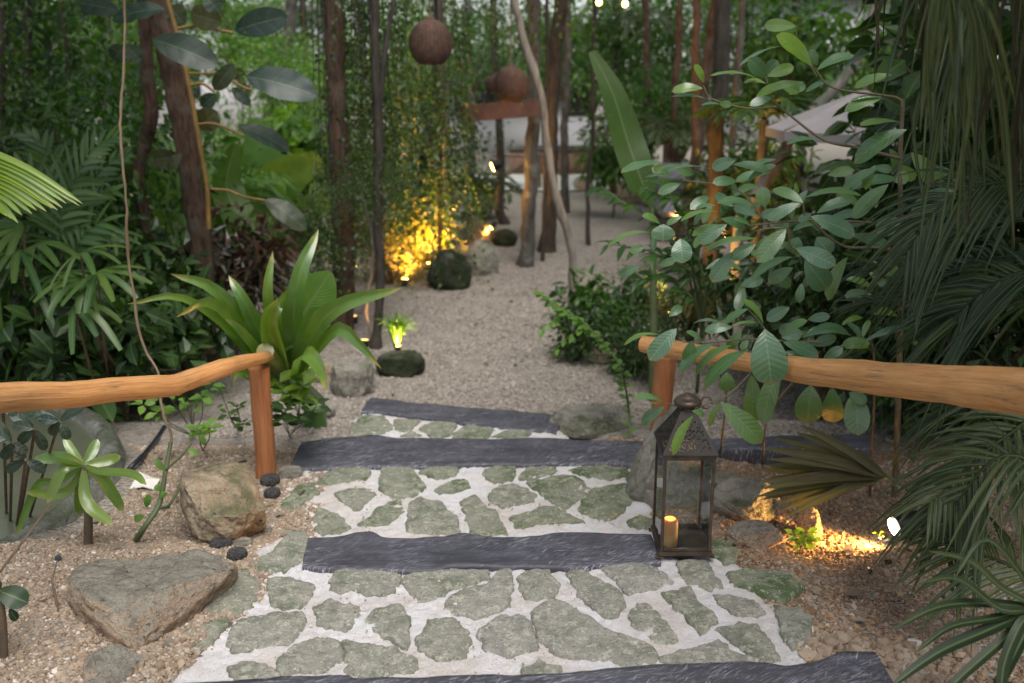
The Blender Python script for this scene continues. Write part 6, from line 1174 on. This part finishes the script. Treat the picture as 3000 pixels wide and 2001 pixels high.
# grey sofa
def bev(mb, x0, x1, y0, y1, z0, z1, b=.03): box(mb, x0, x1, y0, y1, z0, z1, b)
c = on_ground(v(1552, 545)); o = thing('garden_sofa', 'grey cushioned outdoor sofa beyond the path at right', 'sofa', c); fab = plain('grey_cushion_fabric', (.27, .265, .30), .9, .12, 40); M['fab'] = fab
mb = MB(); bev(mb, c[0] - .25, c[0] + .85, c[1] - .35, c[1] + .35, c[2] + .1, c[2] + .26, .01); mb.obj('base', M['bark_dark'], o)
mb = MB(); bev(mb, c[0] - .24, c[0] + .84, c[1] - .36, c[1] + .3, c[2] + .265, c[2] + .40); mb.obj('seat_cushion', fab, o)
mb = MB(); bev(mb, c[0] - .24, c[0] + .84, c[1] + .18, c[1] + .34, c[2] + .405, c[2] + .80, .05); mb.obj('back_cushion', fab, o)
c = on_ground(v(1985, 720)); c = gp(c[0], c[1]); o = thing('garden_bench', 'pale slab bench glimpsed behind the feather palm fronds', 'bench', c)
mb = MB(); bev(mb, c[0] - .7, c[0] + 1.0, c[1] - .2, c[1] + .2, c[2] + .40, c[2] + .47, .01); mb.obj('seat', plain('pale_slab', (.33, .30, .33), .7, .1, 8), o)
for s in (-.5, .8): mb = MB(); bev(mb, c[0] + s - .06, c[0] + s + .06, c[1] - .15, c[1] + .15, c[2] - .05, c[2] + .398, .01); mb.obj('leg', M['concrete'], o)
# far building and low red wall with rail
by = 21.0; L_, R_ = D(v(1020, 300), by), D(v(1360, 300), by); zt, zb = D(v(1180, 210), by)[2], float(gz(1, by)) - .2
o = thing('building', 'white-walled building far behind the trees beyond the path', 'building', (.5, by + 1.2, zb)); white = plain('white_render', (.72, .71, .74), .85, .06, 2)
mb = MB(); box(mb, L_[0], R_[0], by, by + 3, zb, zt, .01); mb.obj('wall', white, o); mb = MB(); box(mb, L_[0] - .3, R_[0] + .3, by - .4, by + 3.3, zt + .003, zt + .2, .01); mb.obj('roof', M['bark_dark'], o)
dg_ = plain('dark_glass', (.03, .035, .04), .1, .1)
for x_ in (1075, 1145, 1330):
    q = D(v(x_, 300), by); mb = MB(); box(mb, q[0] - .28, q[0] + .28, by - .03, by - .003, zb + 1.0, zb + 2.0, .004); mb.obj('window', dg_, o)
for side, (x0, x1, yy_, zz) in enumerate(((-13, -4.5, 24, 2.6), (4.5, 13, 22, 2.8))):  # side walls added to show through the foliage as bright patches
    o = thing('building', ('pale wall added as bright gaps in the upper left foliage', 'pale wall added as bright gaps in the upper right foliage')[side], 'building', ((x0 + x1) / 2, yy_ + 1, 0)); mb = MB(); box(mb, x0, x1, yy_, yy_ + 3, -.4, zz, .01); mb.obj('wall', white, o)
    mb = MB(); box(mb, x0 - .2, x1 + .2, yy_ - .3, yy_ + 3.2, zz + .003, zz + .18, .01); mb.obj('roof', M['concrete'], o)
    for q in np.linspace(x0 + 1, x1 - 1, 4): mb = MB(); box(mb, q - .4, q + .4, yy_ - .04, yy_ - .003, .7, 1.9, .004); mb.obj('window', dg_, o)
wy = 17.5; zb = float(gz(1, wy)) - .1; o = thing('garden_wall', 'low reddish brick wall behind the far lawn', 'wall', (1, wy, zb)); mb = MB(); a_, b_ = D(v(1170, 400), wy), D(v(1480, 400), wy); zt = D(v(1300, 345), wy)[2]
t = NT('red_brick'); br_ = t.n('TexBrick', {'Vector': t.mapv(t.n('CombineXYZ', {0: t.n('SeparateXYZ', {0: t.pos()}).outputs[0], 1: t.n('SeparateXYZ', {0: t.pos()}).outputs[2], 2: 0.0}).outputs[0], (1, 1, 1)), 'Scale': 5.0, 'Color1': (.26, .10, .06), 'Color2': (.34, .16, .1), 'Mortar': (.3, .26, .22)}); M['brick'] = t.done(t.pbsdf(br_.outputs[0], .9))
box(mb, a_[0], b_[0], wy, wy + .25, zb, zt, .01); mb.obj('brickwork', M['brick'], o); mb = MB(); box(mb, a_[0] - .05, b_[0] + .05, wy - .04, wy + .29, zt + .002, zt + .06, .01); mb.obj('coping', M['concrete'], o)
o = thing('stair_rail', 'pale slanting wooden rail at the far end of the path', 'handrail', D(v(1165, 400), 15.5)); mb = MB(); tube(mb, [D(v(1160, 400), 15.5), D(v(1240, 352), 15.5)], .045, 8); mb.obj('rail', M['cane'], o)
mb = MB(); q = D(v(1238, 353), 15.5); tube(mb, [gp(q[0], q[1]), q], .04, 8); mb.obj('post', M['cane'], o); mb = MB(); tube(mb, [D(v(1130, 357), 15.6), D(v(1250, 357), 15.6)], .03, 8); mb.obj('rail', M['cane'], o)
# pale far terrace
a_ = on_ground(v(1150, 440)); mb = MB(); x0, x1 = -1.2, 2.6; y0, y1 = 15.2, 17.3; nx = 24
Xg, Yg = np.meshgrid(np.linspace(x0, x1, nx), np.linspace(y0, y1, 16), indexing='ij'); i, j = np.meshgrid(np.arange(nx - 1), np.arange(15), indexing='ij'); a = i * 16 + j
mb.add(np.stack([Xg, Yg, gz(Xg, Yg) + .03], -1), np.stack([a, a + 16, a + 17, a + 1], -1).reshape(-1, 4)); tag(mb.obj('pavement', plain('pale_terrace', (.55, .57, .53), .8, .1, 3)), 'pale terrace at the far end of the path', None, None, 'structure')

# far woods: one mass behind everything
mb = MB(); r = np.random.default_rng(91)
for k in range(120):
    x = r.uniform(-20, 20); y = r.uniform(25.5, 32) if abs(x) > 2.5 else r.uniform(23, 30); z = r.uniform(-.2, 2.0) if r.random() < .75 else r.uniform(2, 4.5)
    crown(mb, (x, y, z), (1.2, 1.0, .8), 9, 40, .19, SMALL, r, .5, .45, .5, (0, 1))
tag(mb.obj('distant_woods', M['leaf_mid'], smooth=False), 'far dense mass of garden trees closing the view', None, None, 'stuff')

# ================================================================== warm lamps in the planting
def up(label, vx, vy, aim, watt, ang, depth=None, h=.05, mat='glow', r=.03, L=.07, col=WARM):
    b = on_ground(v(vx, vy)) if depth is None else D(v(vx, vy), depth); return spotlight(label, b + np.array([0, 0, h]), b + np.asarray(aim, float), r, L, watt, ang, mat, .03, .9, col)
AMB = (1, .48, .10)
up('amber uplight hidden behind the dark mossy boulder', 985, 618, (.12, .5, 1.2), 240, 150, col=AMB); up('amber uplight at the foot of the thick mottled tree', 812, 742, (-.10, .10, 1.1), 26, 80, col=(1, .48, .14), mat='glow_dim'); up('amber uplight washing the weeping foliage from the left', 930, 655, (.1, .8, 1.6), 110, 125, col=AMB)
up('small amber uplight beside the spindly sapling', 838, 798, (.05, .12, 1.0), 7, 60, col=(1, .45, .14), mat='glow_dim'); up('amber lamp glowing between the stems of the planted bed', 1530, 735, (.15, .35, .7), 70, 120, col=AMB); up('amber lamp behind the wispy shrub at right', 1592, 765, (.02, .3, .6), 70, 110, col=AMB)
up('amber uplight under the orange-lit slanting tree', 1552, 560, (.2, .3, 1.4), 45, 60, col=(1, .42, .12)); up('bright yellow lamp beside the rooty tree', 1133, 382, (-.6, .1, -.25), 22, 110, 11.6, 0, 'glow', .06, .1, (1, .7, .16)); up('small glowing lamp above the low dark boulder', 1128, 522, (-.3, -.1, -.3), 8, 110, 10.6, 0, 'glow', .03, .08)
up('far amber lamp behind the banana leaf', 1660, 560, (.1, .6, 1.0), 20, 100, col=AMB); up('warm orange lamp deep under the broad-leaved shrub', 1700, 690, (.2, .4, .6), 12, 120, col=(1, .35, .1)); up('amber lamp at the far end behind the planks', 1100, 520, (.1, 1.2, 2), 20, 110, col=AMB)
o = thing('string_lights', 'string of small warm bulbs high above the path', 'string lights', D(v(1400, -15), 12)); mb = MB(); P = smooth_path([D(v(1180, -60), 12), D(v(1375, -4), 12), D(v(1435, -2), 12), D(v(1640, -70), 12)], 30); tube(mb, P, .006, 5); mb.obj('cord', M['black'], o)
for q in ((1375, 5), (1435, 9)):
    mb = MB(); c = D(v(*q), 12); lathe(mb, c, [(0, -.035), (.022, -.022), (.03, 0), (.02, .025), (.012, .035), (0, .036)], 16); mb.obj('bulb', M['glow'], o)
    mb = MB(); tube(mb, [c + [0, 0, .036], c + [0, 0, .07]], .012, 8); mb.obj('socket', M['black'], o)
# ================================================================== sky, sun, camera
w = bpy.data.worlds.new('World'); scene.world = w; w.use_nodes = True; nt = w.node_tree; nt.nodes.clear()
sky = nt.nodes.new('ShaderNodeTexSky'); sky.sky_type = 'NISHITA'; sky.sun_disc = False; sky.sun_elevation = R(60); sky.sun_rotation = R(200); sky.dust_density = .6; sky.air_density = 1.0
hs = nt.nodes.new('ShaderNodeHueSaturation'); hs.inputs['Saturation'].default_value = .42
bg = nt.nodes.new('ShaderNodeBackground'); bg.inputs['Strength'].default_value = .08; ow = nt.nodes.new('ShaderNodeOutputWorld')
nt.links.new(sky.outputs[0], hs.inputs['Color']); nt.links.new(hs.outputs[0], bg.inputs[0]); nt.links.new(bg.outputs[0], ow.inputs[0])
sd = bpy.data.lights.new('sun', 'SUN'); sd.energy = 2.4; sd.angle = R(40); sd.color = (1, .95, .9); so = bpy.data.objects.new('sun', sd); COL.objects.link(so); so.rotation_euler = (R(30), 0, R(200 - 180))
cd = bpy.data.cameras.new('camera'); cam = bpy.data.objects.new('camera', cd); COL.objects.link(cam); scene.camera = cam
cam.location = (0, 0, CZ); cam.rotation_euler = (PI / 2 - TILT, 0, 0); cd.sensor_width = 36; cd.lens = 35; cd.clip_start = .05; cd.clip_end = 500
cd.dof.use_dof = True; cd.dof.focus_distance = 2.9; cd.dof.aperture_fstop = 2.5; cd.dof.aperture_blades = 9
vs = scene.view_settings; vs.view_transform = 'Standard'; vs.look = 'None'; vs.exposure = .8; vs.gamma = 1
cy = scene.cycles; cy.use_denoising = True; cy.max_bounces = 8; cy.diffuse_bounces = 4; cy.transparent_max_bounces = 16; cy.sample_clamp_indirect = 6; cy.caustics_reflective = False; cy.caustics_refractive = False
